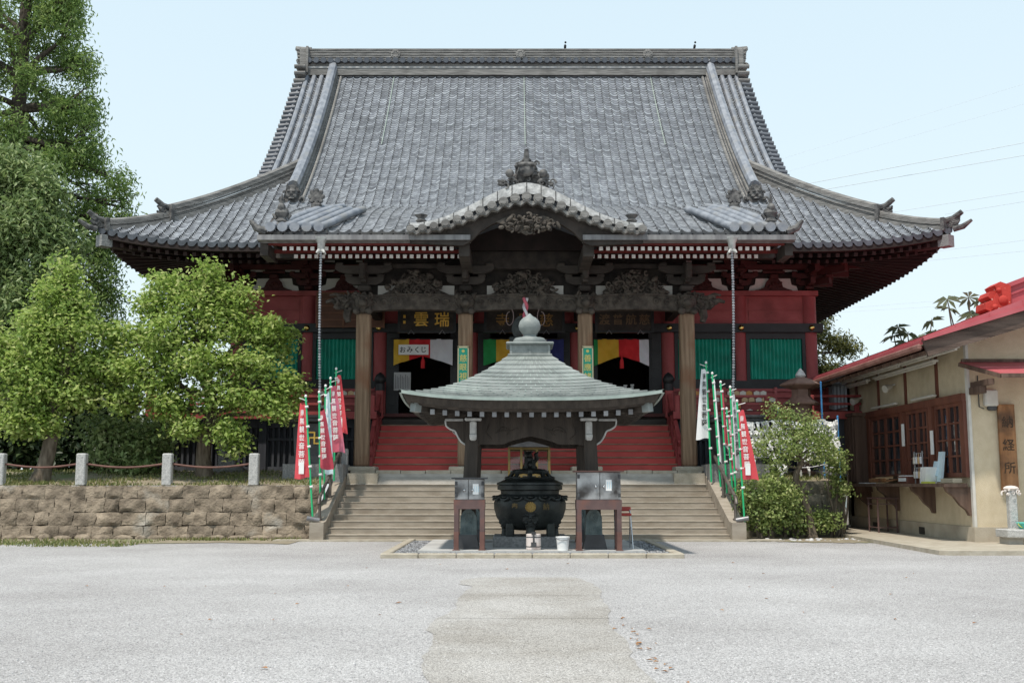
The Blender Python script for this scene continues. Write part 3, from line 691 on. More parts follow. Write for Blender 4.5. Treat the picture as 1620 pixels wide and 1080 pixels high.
# porch roof: the front slope sweeping down over the steps
ke = [5.9*j/40 for j in range(41)]
def zk(x, e): return 8.95+.48*e if e < 1.9 else (9.862+.48*(e-1.9)-.0688*(e-1.9)**2 if e < 3.1 else 10.339+.315*(e-3.1)+.02)
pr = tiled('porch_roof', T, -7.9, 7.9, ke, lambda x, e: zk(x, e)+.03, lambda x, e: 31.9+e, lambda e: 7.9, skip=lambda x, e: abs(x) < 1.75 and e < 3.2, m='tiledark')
for s in (-1, 1):
    mb = MB(); A = [(s*7.9, 31.9+e, zk(0, e)+.02) for e in ke]; B = [(s*7.9, 31.9+e, min(zr(0, e-3.1)-.15 if e > 3.1 else 9.0, zk(0, e)-.28)) for e in ke]
    mb.strip(A, B, .1, (s, 0, 0)); mb.build('porch_verge_board', 'darkwood', pr)
    for k in range(5):
        x0 = 7.62-.36*k; mb = MB()
        e1 = (3.0, 3.3, 2.5, 2.4, 2.5)[k]; P = [(s*(x0-1.0*(t/8)**.8*(e1/2.6)), 31.82+e1*t/8, zk(0, e1*t/8)+.17+.03*math.sin(t/8*PI)) for t in range(9)]
        mb.tube(P, .12, 10); mb.tube([(P[0][0], 31.74, P[0][2]), (P[0][0], 31.84, P[0][2])], .15, 12); mb.build('porch_verge_roll', 'tilepale', pr, smooth=40)
    # little lion finial and flower tile on the porch corners
    mb = MB(); c = Vector((s*7.35, 32.1, 9.15)); mb.cbox(c+Vector((0, 0, .05)), (.42, .42, .18), bev=.04); mb.lathe([(.12, 0), (.2, .1), (.13, .22), (.22, .36), (.2, .46), (.1, .55)], c+Vector((0, 0, .1)), 10)
    mb.ball(c+Vector((0, -.1, .62)), (.13, .15, .13), 8, 6); mb.tube([c+Vector((0, .05, .68)), c+Vector((s*.03, 0, .9)), c+Vector((0, -.03, 1.05))], [.07, .05, .02], 6); mb.tube([c+Vector((s*.16, 0, .3)), c+Vector((s*.28, 0, .45))], [.07, .03], 6); mb.tube([c+Vector((-s*.16, 0, .3)), c+Vector((-s*.28, 0, .42))], [.07, .03], 6)
    mb.build('corner_finial', 'orn', pr, smooth=40)
    mb = MB(); c = Vector((s*6.72, 34.3, 10.28)); mb.cbox(c+Vector((0, 0, -.12)), (.5, .4, .18), bev=.05); mb.cbox(c+Vector((0, 0, .08)), (.34, .26, .3), bev=.06); mb.tube([c+Vector((0, -.1, .42)), c+Vector((0, .1, .42))], .17, 12)
    for k in range(8): mb.ball(c+Vector((.2*math.cos(k*.785), -.06, .42+.2*math.sin(k*.785))), (.085, .06, .085), 6, 4)
    mb.build('flower_tile', 'orn', pr, smooth=40)
    mb = MB(); mb.tube([(s*7.75, 31.85, 9.0), (s*8.05, 31.8, 9.1), (s*8.22, 31.78, 9.32)], [.13, .11, .05], 8); mb.build('horn_tile', 'orn', pr, smooth=40)

# undulating gable over the middle of the porch
def bell(x): return .5*(1+math.cos(PI*min(1, abs(x)/3.45)**.85))
def kb(x): return 8.9+.9*bell(x)
def kt(x): return 9.16+1.22*bell(x)
X = [-3.45+6.9*i/48 for i in range(49)]
mb = MB(); mb.strip([(x, 31.55, kt(x)-.02) for x in X], [(x, 31.55, kb(x)+.02) for x in X], 5.4); kg = mb.build('porch_gable', 'tile', T, smooth=40)
for a, b_, y in ((.42, .72, 31.42), (.74, 1.02, 31.47)):
    mb = MB(); i = 0
    while i < 48:
        j = min(48, i+3); q = X[i:j+1]
        mb.strip([(x, y, kb(x)+(kt(x)-kb(x))*b_) for x in q], [(x, y, kb(x)+(kt(x)-kb(x))*a) for x in q], .3); i = j
    mb.m = 1
    for x in X[::3]: mb.box(x-.014, x+.014, y-.012, y+.2, kb(x)+(kt(x)-kb(x))*a, kb(x)+(kt(x)-kb(x))*b_+.008)
    mb.build('gable_ridge_band', ['plaster_edge', 'orn'], kg)
mb = MB()
n = 20
for i in range(n+1):
    x = -3.4+6.8*i/n; z = kb(x)+(kt(x)-kb(x))*.2; r = .125+.02*bell(x)
    mb.tube([(x, 31.28, z), (x, 31.6, z)], r, 12); mb.tube([(x, 31.24, z), (x, 31.3, z)], [r*.7, r*.7], 12)
    if i < n:
        x2 = x+6.8/n; mb.strip([(x, 31.33, kb(x)+.08), (x+.5*6.8/n, 31.33, kb(x+.17)+.0), (x2, 31.33, kb(x2)+.08)], [(x, 31.33, kb(x)-.02), (x+.5*6.8/n, 31.33, kb(x+.17)-.12), (x2, 31.33, kb(x2)-.02)], .3)
mb.build('gable_edge_tile', 'ridge', kg, smooth=40)
mb = MB(); Y = [-3.45+6.9*i/40 for i in range(41)]
def inner(x):
    a = abs(x); P = ((0, 9.40), (.6, 9.34), (1.05, 9.15), (1.4, 8.92), (1.62, 8.66), (1.85, 8.52), (3.45, 8.6))
    for (p, q), (r, t) in zip(P, P[1:]):
        if a <= r: return q+(t-q)*(a-p)/(r-p)
    return 8.6
mb.strip([(x, 31.62, kb(x)-.02) for x in Y], [(x, 31.62, min(inner(x), kb(x)-.06)) for x in Y], .18); mb.strip([(x, 31.56, kb(x)-.015) for x in Y], [(x, 31.56, kb(x)-.12) for x in Y], .1)
mb.build('bargeboard', 'darkwood', kg, smooth=40)
mb = MB(); lumps(mb, (-.95, .95, 31.25, 31.5, 8.85, 9.4), 90, .085, 12, lambda u, v: abs(v-.55+.18*abs(u)) < .42*(1-abs(u)**2.2)+.06)
mb.prism([(-.9, 9.2), (-.5, 9.05), (0, 8.8), (.5, 9.05), (.9, 9.2), (.5, 9.38), (0, 9.3), (-.5, 9.38)], 31.45, 31.55); mb.build('pendant_carving', 'carve', kg, smooth=50)
mb = MB()
lumps(mb, (-.3, .3, 31.5, 31.8, 10.5, 11.05), 40, .09, 5); mb.prism([(-.36, 10.4), (.36, 10.4), (.33, 10.9), (.18, 11.12), (-.18, 11.12), (-.33, 10.9)], 31.7, 32.0)
mb.ball((0, 31.5, 10.78), (.24, .18, .2), 10, 7); mb.ball((0, 31.42, 10.92), (.3, .12, .08), 8, 5)
mb.tube([(0, 31.6, 11.0), (0, 31.55, 11.2), (0, 31.5, 11.42)], [.11, .085, .06], 8); mb.tube([(-.12, 31.6, 11.08), (0, 31.5, 11.2), (.12, 31.6, 11.08)], .045, 6)
for s in (-1, 1): lumps(mb, (min(s*.3, s*.85), max(s*.3, s*.85), 31.5, 31.75, 10.28, 10.75), 26, .1, 8, lambda u, v: v < .95-.75*(u*s+1)/2); mb.ball((s*.5, 31.5, 10.68), .13, 8, 6)
mb.build('crest_ornament', 'orn', kg, smooth=50)
for s in (-1, 1):
    mb = MB(); mb.lathe([(.1, 0), (.17, .07), (.1, .14), (.16, .2), (.2, .24), (.04, .27)], (s*3.12, 31.65, 9.2), 12); mb.build('small_finial', 'orn', kg, smooth=40)

# gutters with rain-chain funnels
for s in (-1, 1):
    mb = MB(); a, b_ = (min(s*1.66, s*7.95), max(s*1.66, s*7.95))
    mb.box(a, b_, 31.55, 31.6, 8.68, 8.83); mb.box(a, b_, 31.6, 31.9, 8.68, 8.72); mb.box(a, b_, 31.9, 31.94, 8.66, 8.82); mb.box(a, a+.04, 31.6, 31.9, 8.72, 8.81); mb.box(b_-.04, b_, 31.6, 31.9, 8.72, 8.81)
    for k in range(9): x = a+.4+k*.68; mb.box(x-.01, x+.01, 31.54, 31.55, 8.675, 8.835)
    g = mb.build('gutter', 'gutter', T)
    mb = MB(); c = (s*6.07, 31.66, 8.2); mb.lathe([(.06, .2), (.10, .24), (.12, .42), (.2, .52), (.21, .56)], c, 8); 
    for k in range(4): mb.tube([(c[0], c[1], 8.4), (c[0]+.1*math.cos(k*1.57+.78), c[1]+.1*math.sin(k*1.57+.78), 8.36), (c[0]+.17*math.cos(k*1.57+.78), c[1]+.17*math.sin(k*1.57+.78), 8.29)], [.06, .05, .02], 6)
    mb.build('funnel', 'whitemetal', g, smooth=40)
# porch eave: fascia, boards, white-tipped rafters
for s in (-1, 1):
    mb = MB(); a, b_ = (min(s*1.75, s*7.75), max(s*1.75, s*7.75))
    mb.box(a, b_, 31.98, 32.1, 8.62, 8.86); mb.add([(a, 32.1, 8.64), (b_, 32.1, 8.64), (b_, 36.5, 9.5), (a, 36.5, 9.5)], [(0, 1, 2, 3)])
    mb.box(a, b_, 32.82, 32.95, 8.56, 8.66); mb.build('porch_fascia', 'redfascia', T)
def rafter(x, y, z, L, sl):
    mb = MB(); s = .10; mb.bar((x, y+.02, z), (x, y+L, z+L*sl), s, s); mb.m = 1; mb.cbox((x, y, z), (s+.012, .03, s+.012)); return mb.build('rafter', ['redfascia', 'white'], T)
p1 = p2 = None
for s in (-1, 1):
    for i in range(25):
        x = s*(7.24-.2085*i)
        if p1 is None: p1 = rafter(x, 32.08, 8.53, 1.1, .2); x1 = x
        else: cop(p1, T, (x-x1, 0, 0))
        x = s*(7.05-.2085*i)
        if i > 23: x = s*2.04
        if p2 is None: p2 = rafter(x, 32.86, 8.455, 1.8, .2); x2 = x
        else: cop(p2, T, (x-x2, 0, 0))
for s in (-1, 1):                                   # dark end blocks of the porch eave
    MB().box(s*7.83-.12, s*7.83+.12, 31.98, 33, 8.3, 8.68).build('eave_end_block', 'beam', T); mb = MB(); mb.box(s*1.86-.16, s*1.86+.16, 31.98, 34.8, 8.28, 8.66); mb.build('eave_end_block', 'beam', T)
# deep main eaves: edge boards, soffits, rafters, corner beams
Xe = [-13.95+27.9*i/60 for i in range(61)]
for A in ([x for x in Xe if x <= -7.9], [x for x in Xe if x >= 7.9]):
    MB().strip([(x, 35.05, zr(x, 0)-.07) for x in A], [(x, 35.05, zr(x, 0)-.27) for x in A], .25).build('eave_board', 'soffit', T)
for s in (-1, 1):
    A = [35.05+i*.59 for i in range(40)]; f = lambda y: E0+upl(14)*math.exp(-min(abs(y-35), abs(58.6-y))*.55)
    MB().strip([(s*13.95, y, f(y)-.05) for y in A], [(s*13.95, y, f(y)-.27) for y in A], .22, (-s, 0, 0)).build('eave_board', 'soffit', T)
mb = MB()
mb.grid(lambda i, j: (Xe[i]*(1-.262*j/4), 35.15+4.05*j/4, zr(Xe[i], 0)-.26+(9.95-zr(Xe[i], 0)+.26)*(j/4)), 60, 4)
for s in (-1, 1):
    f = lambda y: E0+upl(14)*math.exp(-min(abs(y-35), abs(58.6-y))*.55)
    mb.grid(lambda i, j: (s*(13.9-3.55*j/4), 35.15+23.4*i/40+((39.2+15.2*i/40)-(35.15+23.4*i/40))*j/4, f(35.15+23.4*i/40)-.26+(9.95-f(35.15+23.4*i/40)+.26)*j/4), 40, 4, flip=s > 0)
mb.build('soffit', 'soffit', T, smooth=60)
mb = MB()
for s in (-1, 1):
    for i in range(19):
        x = s*(8.2+i*.3); z = zr(x, 0)-.36; mb.bar((x, 35.3, z), (x*.93, 38.6, 9.72), .13, .13)
        if i < 18: mb.bar((x+.15*s, 36.0, zr(x, 0)-.42), (x*.94, 38.6, 9.62), .12, .12)
    for i in range(44):
        y = 36+i*.45; z = E0+upl(14)*math.exp(-min(abs(y-35), abs(58.6-y))*.55)-.34; mb.bar((s*13.85, y, z), (s*10.5, max(39, min(54, y)), 9.72), .13, .13)
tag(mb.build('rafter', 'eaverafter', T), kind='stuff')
for s in (-1, 1):
    mb = MB(); mb.bar((s*13.75, 35.25, 9.44), (s*10.3, 39.2, 9.5), .34, .34); mb.m = 1; mb.bar((s*13.95, 35.02, 9.44), (s*13.7, 35.3, 9.44), .38, .38); mb.build('corner_beam', ['eaverafter', 'greystone'], T)

# porch pillars, carved beams and brackets
PX = (-5.22, -1.93, 1.93, 5.22); PY = 35.0
pil = None
for x in PX:
    if pil is None:
        mb = MB(); mb.cbox((x, PY, 4.55), (.46, .46, 4.92), bev=.05); pil = mb.build('pillar', 'oak', T)
        mb = MB(); mb.cbox((x, PY, 2.02), (.98, .98, .15), bev=.03); base = mb.build('pillar_base', 'kerb', pil)
    else:
        c = cop(pil, T, (x-PX[0], 0, 0)); b2 = base.copy(); C.objects.link(b2); b2.parent = c; b2.location = base.location; ORG[b2.name] = ORG[base.name]
for i, (a, b_) in enumerate(zip(PX, PX[1:])):        # slightly arched beams with carved scrolls
    mb = MB(); n = 16; q = [a+.2+(b_-a-.4)*k/n for k in range(n+1)]
    ar = lambda x: .09*(1-((x-(a+b_)/2)/((b_-a)/2))**2)
    mb.strip([(x, 34.85, 7.52+ar(x)) for x in q], [(x, 34.85, 7.06+ar(x)*.9) for x in q], .32)
    mb.strip([(x, 34.8, 7.56+ar(x)) for x in q], [(x, 34.8, 7.5+ar(x)) for x in q], .4)
    for s in (-1, 1):
        for k in range(3):
            cx = (a+b_)/2+s*((b_-a)*.2+k*.34); r = .13-.015*k
            mb.tube([(cx+r*(1-t/12)*math.cos(s*t*.6), 34.83, 7.3+ar(cx)+r*(1-t/12)*math.sin(t*.6)) for t in range(11)], .035, 5)
    mb.build('carved_beam', 'carve', T, smooth=45)
def lion(mb, x, y, z, k=1, sd=1):
    mb.ball((x, y-.1*k, z), (.31*k, .26*k, .27*k), 10, 8); mb.ball((x, y-.33*k, z-.06*k), (.17*k, .13*k, .13*k), 8, 6)
    for s in (-1, 1):
        mb.ball((x+s*.12*k, y-.32*k, z+.09*k), .055*k, 6, 5); mb.ball((x+s*.25*k, y-.12*k, z+.2*k), (.09*k, .08*k, .1*k), 6, 5); mb.ball((x+s*.2*k, y-.26*k, z-.32*k), (.12*k, .12*k, .11*k), 8, 6)
    lumps(mb, (x-.28*k, x+.28*k, y-.3*k, y-.1*k, z-.05*k, z+.3*k), 22, .06*k, sd)
    mb.ball((x, y-.2*k, z+.16*k), (.25*k, .15*k, .08*k), 8, 5); mb.cbox((x, y, z-.2*k), (.5*k, .4*k, .3*k), bev=.05)
for i, x in enumerate(PX):
    mb = MB(); lion(mb, x, PY-.1, 7.36, 1.0, i)
    if abs(x) > 3:                                   # elephant-like head carved beyond the outer pillars
        s = 1 if x > 0 else -1; lumps(mb, (min(x+s*.15, x+s*.95), max(x+s*.15, x+s*.95), 34.75, 35.1, 7.08, 7.68), 60, .1, 30+i, lambda u, v: abs(v-.5) < .5-.18*(u*s+1)/2)
        mb.bar((x, PY, 7.3), (x+s*.8, PY, 7.36), .3, .4); mb.tube([(x+s*.8, 34.9, 7.35), (x+s*1.05, 34.85, 7.42), (x+s*1.22, 34.8, 7.36)], [.13, .08, .05], 7); mb.tube([(x+s*.65, 34.85, 7.5), (x+s*.9, 34.8, 7.62), (x+s*1.1, 34.78, 7.58)], [.09, .06, .03], 6)
        mb.tube([(x+s*.5, 34.9, 7.12), (x+s*.55, 34.9, 6.9), (x+s*.5, 34.9, 6.72)], [.15, .13, .09], 7)
    mb.build('lion_carving', 'carve', T, smooth=50, jit=.004)
def bracket(mb, x, y, z, k=1, d=-1):
    """tiered bearing blocks and arms, curved below"""
    mb.cbox((x, y, z+.12*k), (.42*k, .42*k, .2*k), bev=.05*k)
    for t, (hw, zz) in enumerate(((.62, .3), (.92, .62))):
        arm = [(-hw, .19), (-hw, .08), (-hw*.86, .0), (-hw*.6, -.06), (hw*.6, -.06), (hw*.86, 0), (hw, .08), (hw, .19)]
        mb.prism([(x+p*k, z+zz*k+q*k) for p, q in arm], y-.09*k+d*t*.28*k, y+.09*k+d*t*.28*k)
        mb.bar((x, y+.3*k, z+zz*k+.08*k), (x, y+d*(.5+.3*t)*k, z+zz*k+.08*k), .17*k, .22*k)
        for p in (-hw*.84, 0, hw*.84): mb.cbox((x+p*k, y+d*t*.28*k, z+(zz+.24)*k), (.25*k, .25*k, .11*k), bev=.03*k)
for x in PX:
    mb = MB(); bracket(mb, x, PY, 7.72, 1.0); mb.cbox((x, 34.5, 8.3), (.2, .5, .5), bev=.05); mb.build('bracket_set', 'beam', T)
for i, cx in enumerate((-3.57, 0, 3.57)):            # carved panels between the brackets
    mb = MB(); hw = .95 if i != 1 else 1.0
    lumps(mb, (cx-hw, cx+hw, 34.8, 35.05, 7.6, 8.42), 150, .1, 50+i, lambda u, v: v < 1-.55*abs(u)**1.4)
    mb.prism([(cx-hw-.3, 7.58), (cx+hw+.3, 7.58), (cx+hw*.8, 7.8), (cx+.4, 8.3), (cx-.4, 8.3), (cx-hw*.8, 7.8)], 35.02, 35.14); mb.build('carved_panel', 'carve', T, smooth=50)
    mb = MB(); mb.box(cx-1.25, cx+1.25, 35.25, 35.32, 7.6, 7.98); mb.build('plaster_panel', 'plaster', T)
mb = MB(); mb.box(-8.1, 8.1, 34.85, 35.15, 8.82, 9.08); mb.box(-5.4, 5.4, 34.92, 35.08, 8.5, 8.64); mb.box(-1.75, 1.75, 34.7, 34.95, 8.44, 9.0); mb.box(-5.3, 5.3, 35.34, 35.5, 7.45, 9.0); mb.build('porch_purlin', 'darkwood', T)
mb = MB(); mb.box(-1.9, 1.9, 34.0, 34.1, 8.9, 10.0); mb.build('gable_back_board', 'soffit', T)
for x in (-5.22, -1.93, 1.93, 5.22): MB().box(x-.13, x+.13, 35.2, 39, 7.35, 7.75).build('tie_beam', 'darkwood', T)

# hall front: pillars, beams, windows, doors
CX = (-10.33, -7.8, -5.22, -1.93, 1.93, 5.22, 7.8, 10.33); WY = 39.2
pc = None
for x in CX:
    if pc is None: mb = MB(); mb.cyl((x, WY), .27, 3.9, 8.45, 20); pc = mb.build('round_pillar', 'redcol', T, smooth=50)
    else: cop(pc, T, (x-CX[0], 0, 0))
for q in ((-10.6, -5.0, WY-.34, WY-.05, 4.70, 5.2), (5.0, 10.6, WY-.34, WY-.05, 4.70, 5.2), (-10.75, 10.75, WY-.36, WY-.04, 6.95, 7.26)): MB().box(*q).build('black_beam', 'black', T)
mb = MB(); mb.box(-10.62, 10.62, WY-.32, WY-.04, 8.28, 8.46); mb.box(-10.35, 10.35, WY-.12, WY+.05, 7.26, 8.28)
for a, b_ in zip(CX, CX[1:]):
    mb.box(a+.33, b_-.33, WY-.15, WY-.125, 7.4, 7.74); mb.box(a+.33, b_-.33, WY-.15, WY-.125, 7.8, 8.2)
mb.build('red_panel', 'red', T)
bs = None
for x in CX:
    mb = MB(); mb.ball((x, WY-.38, 7.1), (.105, .08, .105), 12, 8); mb.build('gilt_boss', 'brass', T, smooth=60)
for a, b_ in ((-10.33, -7.8), (-7.8, -5.22), (5.22, 7.8), (7.8, 10.33)):
    mb = MB(); mb.box(a+.2, b_-.2, WY-.02, WY+.05, 5.15, 7.0)
    for p, q, r, t in ((a+.2, a+.32, 5.2, 6.95), (b_-.32, b_-.2, 5.2, 6.95), (a+.32, b_-.32, 6.72, 6.95), (a+.32, b_-.32, 5.2, 5.26)): mb.box(p, q, WY-.22, WY-.02, r, t)
    wn = mb.build('lattice_window', 'black', T)
    mb = MB(); n = 14
    for k in range(n):
        x = a+.39+(b_-a-.78)*k/(n-1); mb.bar((x, WY-.12, 5.26), (x, WY-.12, 6.72), .115, .115, up=(1, 1, 0), bev=.02)
    mb.build('green_bars', 'green', wn)
for a, b_ in ((-10.33, -7.8), (-7.8, -5.22), (5.22, 7.8), (7.8, 10.33)): MB().box(a+.2, b_-.2, WY-.1, WY+.1, 3.95, 4.7).build('lower_wall', 'red', T)
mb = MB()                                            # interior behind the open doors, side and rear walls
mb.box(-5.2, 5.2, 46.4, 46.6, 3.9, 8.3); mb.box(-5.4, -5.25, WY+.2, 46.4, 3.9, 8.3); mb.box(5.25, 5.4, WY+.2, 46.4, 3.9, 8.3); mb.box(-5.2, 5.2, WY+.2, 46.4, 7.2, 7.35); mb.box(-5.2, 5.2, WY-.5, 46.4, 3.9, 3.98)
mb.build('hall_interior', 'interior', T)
for q in ((-10.5, -10.3, WY, 54), (10.3, 10.5, WY, 54), (-10.5, 10.5, 54, 54.2)): MB().box(*q, 2, 10).build('side_wall', 'redbrown', T)
for a, b_ in ((-5.22, -1.93), (-1.93, 1.93), (1.93, 5.22)):
    for p, q in ((a+.27, a+.72), (b_-.72, b_-.27)):
        mb = MB(); mb.box(p, q, WY-.12, WY+.0, 4.0, 6.95)
        for z in (4.35, 5.0, 5.65, 6.3): mb.box(p+.09, q-.09, WY-.15, WY-.12, z, z+.5)
        mb.build('door_leaf', 'black', T)
# bracket zone under the eaves of the hall
mb = MB(); mb.box(-10.4, 10.4, WY-.05, WY+.1, 8.46, 10.05); mb.build('frieze_wall', 'soffit', T)
mb = MB()
for a, b_ in zip(CX, CX[1:]):
    if abs(a+b_) > 8: mb.prism([(a+.36, 8.465), (b_-.36, 8.465), (b_-.42, 8.66), (b_-.6, 8.72), (b_-.64, 8.95), (a+.64, 8.95), (a+.6, 8.72), (a+.42, 8.66)], WY-.09, WY-.055)
    for z in (9.2, 9.55):
        for c in ((a*3+b_)/4, (a+3*b_)/4): mb.box(c-.26, c+.26, WY-.08, WY-.055, z, z+.07)
mb.build('plaster_panel', 'plaster', T)
for x in CX:
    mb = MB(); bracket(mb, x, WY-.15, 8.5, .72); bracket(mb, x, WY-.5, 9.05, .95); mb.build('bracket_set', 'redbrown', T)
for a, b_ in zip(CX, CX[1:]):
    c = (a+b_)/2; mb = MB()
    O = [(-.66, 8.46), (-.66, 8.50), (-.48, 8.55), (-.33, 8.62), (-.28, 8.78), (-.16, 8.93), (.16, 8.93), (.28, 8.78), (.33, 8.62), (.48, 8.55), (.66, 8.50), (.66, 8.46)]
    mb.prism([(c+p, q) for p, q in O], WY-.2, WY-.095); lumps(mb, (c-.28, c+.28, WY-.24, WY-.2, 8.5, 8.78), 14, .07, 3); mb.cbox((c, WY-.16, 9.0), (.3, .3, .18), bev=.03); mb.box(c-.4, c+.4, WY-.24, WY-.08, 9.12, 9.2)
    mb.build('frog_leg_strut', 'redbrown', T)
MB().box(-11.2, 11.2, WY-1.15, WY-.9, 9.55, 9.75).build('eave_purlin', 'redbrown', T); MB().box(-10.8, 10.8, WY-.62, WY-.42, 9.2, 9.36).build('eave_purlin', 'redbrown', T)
for s in (-1, 1):                                   # corner bracket arms reaching out under the corner
    mb = MB()
    for k, (L, z) in enumerate(((.9, 8.75), (1.5, 9.1), (2.1, 9.42))):
        mb.bar((s*10.3, WY, z), (s*(10.3+L*.75), WY-L*.75, z+.04), .2, .24); mb.bar((s*10.3, WY-.1, z), (s*(10.3+L), WY-.1, z), .18, .22); mb.bar((s*10.3, WY, z), (s*10.3, WY-L, z), .18, .22)
        mb.cbox((s*(10.3+L*.7), WY-L*.7, z+.2), (.26, .26, .12), bev=.03); mb.cbox((s*(10.3+L-.1), WY-.1, z+.18), (.26, .26, .12), bev=.03)
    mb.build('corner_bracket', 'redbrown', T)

# veranda, underfloor, railings, red stairs
mb = MB(); mb.box(-12.6, -4.95, 36.5, WY, 3.86, 3.98); mb.box(4.95, 12.6, 36.5, WY, 3.86, 3.98); mb.box(-4.95, 4.95, 38.0, WY, 3.86, 3.98)
for s in (-1, 1): mb.box(min(s*10.4, s*12.6), max(s*10.4, s*12.6), WY, 56, 3.86, 3.98)
vd = mb.build('veranda', 'redbrown', T)
for a, b_ in ((-12.65, -4.95), (4.95, 12.65)): MB().box(a, b_, 36.42, 36.6, 3.70, 3.94).build('veranda_edge', 'red', vd)
for a, b_ in ((-12.6, -5.1), (5.1, 12.6)):
    mb = MB(); mb.box(a, b_, 36.48, 36.58, 4.42, 4.50); mb.box(a, b_, 36.49, 36.57, 4.16, 4.24)
    n = 5
    for k in range(n+1): x = a+(b_-a)*k/n; mb.cbox((x, 36.53, 4.2), (.15, .15, .58), bev=.02)
    if a > 0: mb.cbox((12.55, 36.53, 4.3), (.24, .24, .8), bev=.03)
    else: mb.cbox((-12.55, 36.53, 4.3), (.24, .24, .8), bev=.03)
    s = 1 if a > 0 else -1; mb.bar((s*12.55, 36.5, 4.46), (s*12.55, 55, 4.46), .08, .08); mb.bar((s*12.55, 36.5, 4.2), (s*12.55, 55, 4.2), .08, .08)
    for k in range(9): mb.cbox((s*12.55, 37.5+k*2, 4.2), (.14, .14, .55))
    mb.build('railing', 'red', vd)
    mb = MB(); mb.cbox((s*12.55, 36.53, 4.72), (.2, .2, .1)); mb.lathe([(.1, 0), (.12, .05), (.08, .1), (.13, .2), (.1, .28), (.02, .36)], (s*12.55, 36.53, 4.76), 12); mb.build('railing_knob', 'black', vd, smooth=40)
for a, b_ in ((-12.4, -5.2), (5.2, 12.4)):
    mb = MB(); mb.box(a, b_, 36.98, 37.1, 1.9, 3.72); mb.box(a, b_, 36.82, 36.98, 3.42, 3.7); mb.box(a, b_, 36.82, 36.98, 1.95, 2.12)
    k = 0; x = a+.1
    while x < b_-.1:
        mb.box(x, x+.075, 36.86, 36.98, 2.12, 3.42); x += .19; k += 1
    for q in range(5): x = a+(b_-a)*q/4; mb.cbox((x, 36.88, 2.82), (.26, .3, 1.76))
    mb.box(a, b_, 36.84, 36.99, 2.98, 3.08); mb.build('underfloor_lattice', 'bluewood', T)
for a, b_ in ((-12.8, -5.3), (5.3, 12.8)): MB().box(a, b_, 36.5, 37.2, 1.8, 1.98).build('foundation_kerb', 'greystone', T)
rs = MB().box(-4.95, 4.95, 37.75, 38.4, 1.9, 3.5).build('porch_stairs', 'darkwood', T)
for i in range(7):
    y = 35.62+i*.33; z = 1.97+i*.228; mb = MB(); mb.box(-4.93, 4.93, y+.03, y+.09, z, z+.19); mb.m = 1; mb.box(-4.94, 4.94, y, y+.38, z+.19, z+.228); mb.build('stair_tread', ['redstep', 'stepedge'], rs)
for i in range(2): y = 37.93+i*.3; z = 3.565+i*.2; mb = MB(); mb.box(-4.93, 4.93, y, y+.5, z, z+.2); mb.build('stair_tread', 'beam', rs)
for s in (-1, 1):
    mb = MB(); x = s*5.02
    mb.bar((x, 35.55, 2.0), (x, 37.9, 3.75), .16, .34); mb.bar((x, 35.5, 2.45), (x, 37.85, 4.32), .11, .11); mb.bar((x, 35.5, 2.8), (x, 37.85, 4.62), .13, .13)
    for k in range(4): y = 35.6+k*.72; z = 2.1+k*.53; mb.cbox((x, y, z+.4), (.13, .13, .9))
    mb.cbox((x, 37.9, 4.3), (.26, .26, 1.0), bev=.03); mb.build('stair_rail', 'red', rs)
    mb = MB(); mb.cyl((x, 37.9), .17, 4.76, 5.0, 14); mb.lathe([(.12, 0), (.2, .1), (.21, .2), (.13, .34), (.02, .42)], (x, 37.9, 4.98), 14); mb.build('rail_knob', 'black', rs, smooth=45)

# ------------------------------------------------------------------ things hanging on the hall
def plaque(label, x0, x1, chars, lm, m='darkwood', dots=False):
    t = thing('name_plaque', label, 'sign', ((x0+x1)/2, 37.5, 6.79)); mb = MB(); mb.box(x0, x1, 37.46, 37.56, 6.79, 7.6); mb.build('board', m, t)
    mb = MB()
    for a, b_, c, d in ((x0-.05, x1+.05, 7.56, 7.66), (x0-.05, x1+.05, 6.73, 6.81), (x0-.05, x0+.04, 6.81, 7.56), (x1-.04, x1+.05, 6.81, 7.56)): mb.box(a, b_, 37.42, 37.57, c, d)
    mb.build('frame', 'black', t); mb = MB(); n = len(chars)
    sz = min(.62, (x1-x0)/n*.86)
    if n == 2: row_text(mb, chars, ((x0+x1)/2+.16, 37.455, 7.2), (1, 0, 0), (0, 0, 1), .54, .72)
    elif n == 3: row_text(mb, chars, ((x0+x1)/2, 37.455, 7.18), (1, 0, 0), (0, 0, 1), .5, .76)
    else: row_text(mb, chars, ((x0+x1)/2, 37.455, 7.2), (1, 0, 0), (0, 0, 1), sz*.95, (x1-x0)/n*.95)
    if dots:
        for z in (7.25, 7.05): mb.box(x0+.14, x0+.22, 37.44, 37.46, z, z+.1)
    mb.build('lettering', lm, t)
    mb = MB()
    for s in (.22, .78): x = x0+(x1-x0)*s; mb.tube([(x-.1, 37.43, 6.68), (x, 37.43, 6.82), (x+.1, 37.43, 6.68)], .02, 5); mb.tube([(x, 37.5, 7.62), (x, 37.6, 8.0)], .02, 5)
    mb.build('hanger', 'zinc', t)
plaque('dark plaque with two bright golden characters hanging over the left doorway', -4.34, -2.42, '雲瑞', 'gold', dots=True)
plaque('dark plaque with dull gold characters over the middle doorway, half hidden by the pavilion top', -1.35, 1.35, '寺恩慈', mat('dull_gilt', (.22, .12, .03), (.28, .16, .045), 5, .6))
plaque('dark plaque with faint brown characters hanging over the right doorway', 2.5, 4.44, '渡普航慈', mat('faded_gilt', (.13, .085, .045), (.17, .11, .06), 5, .7))
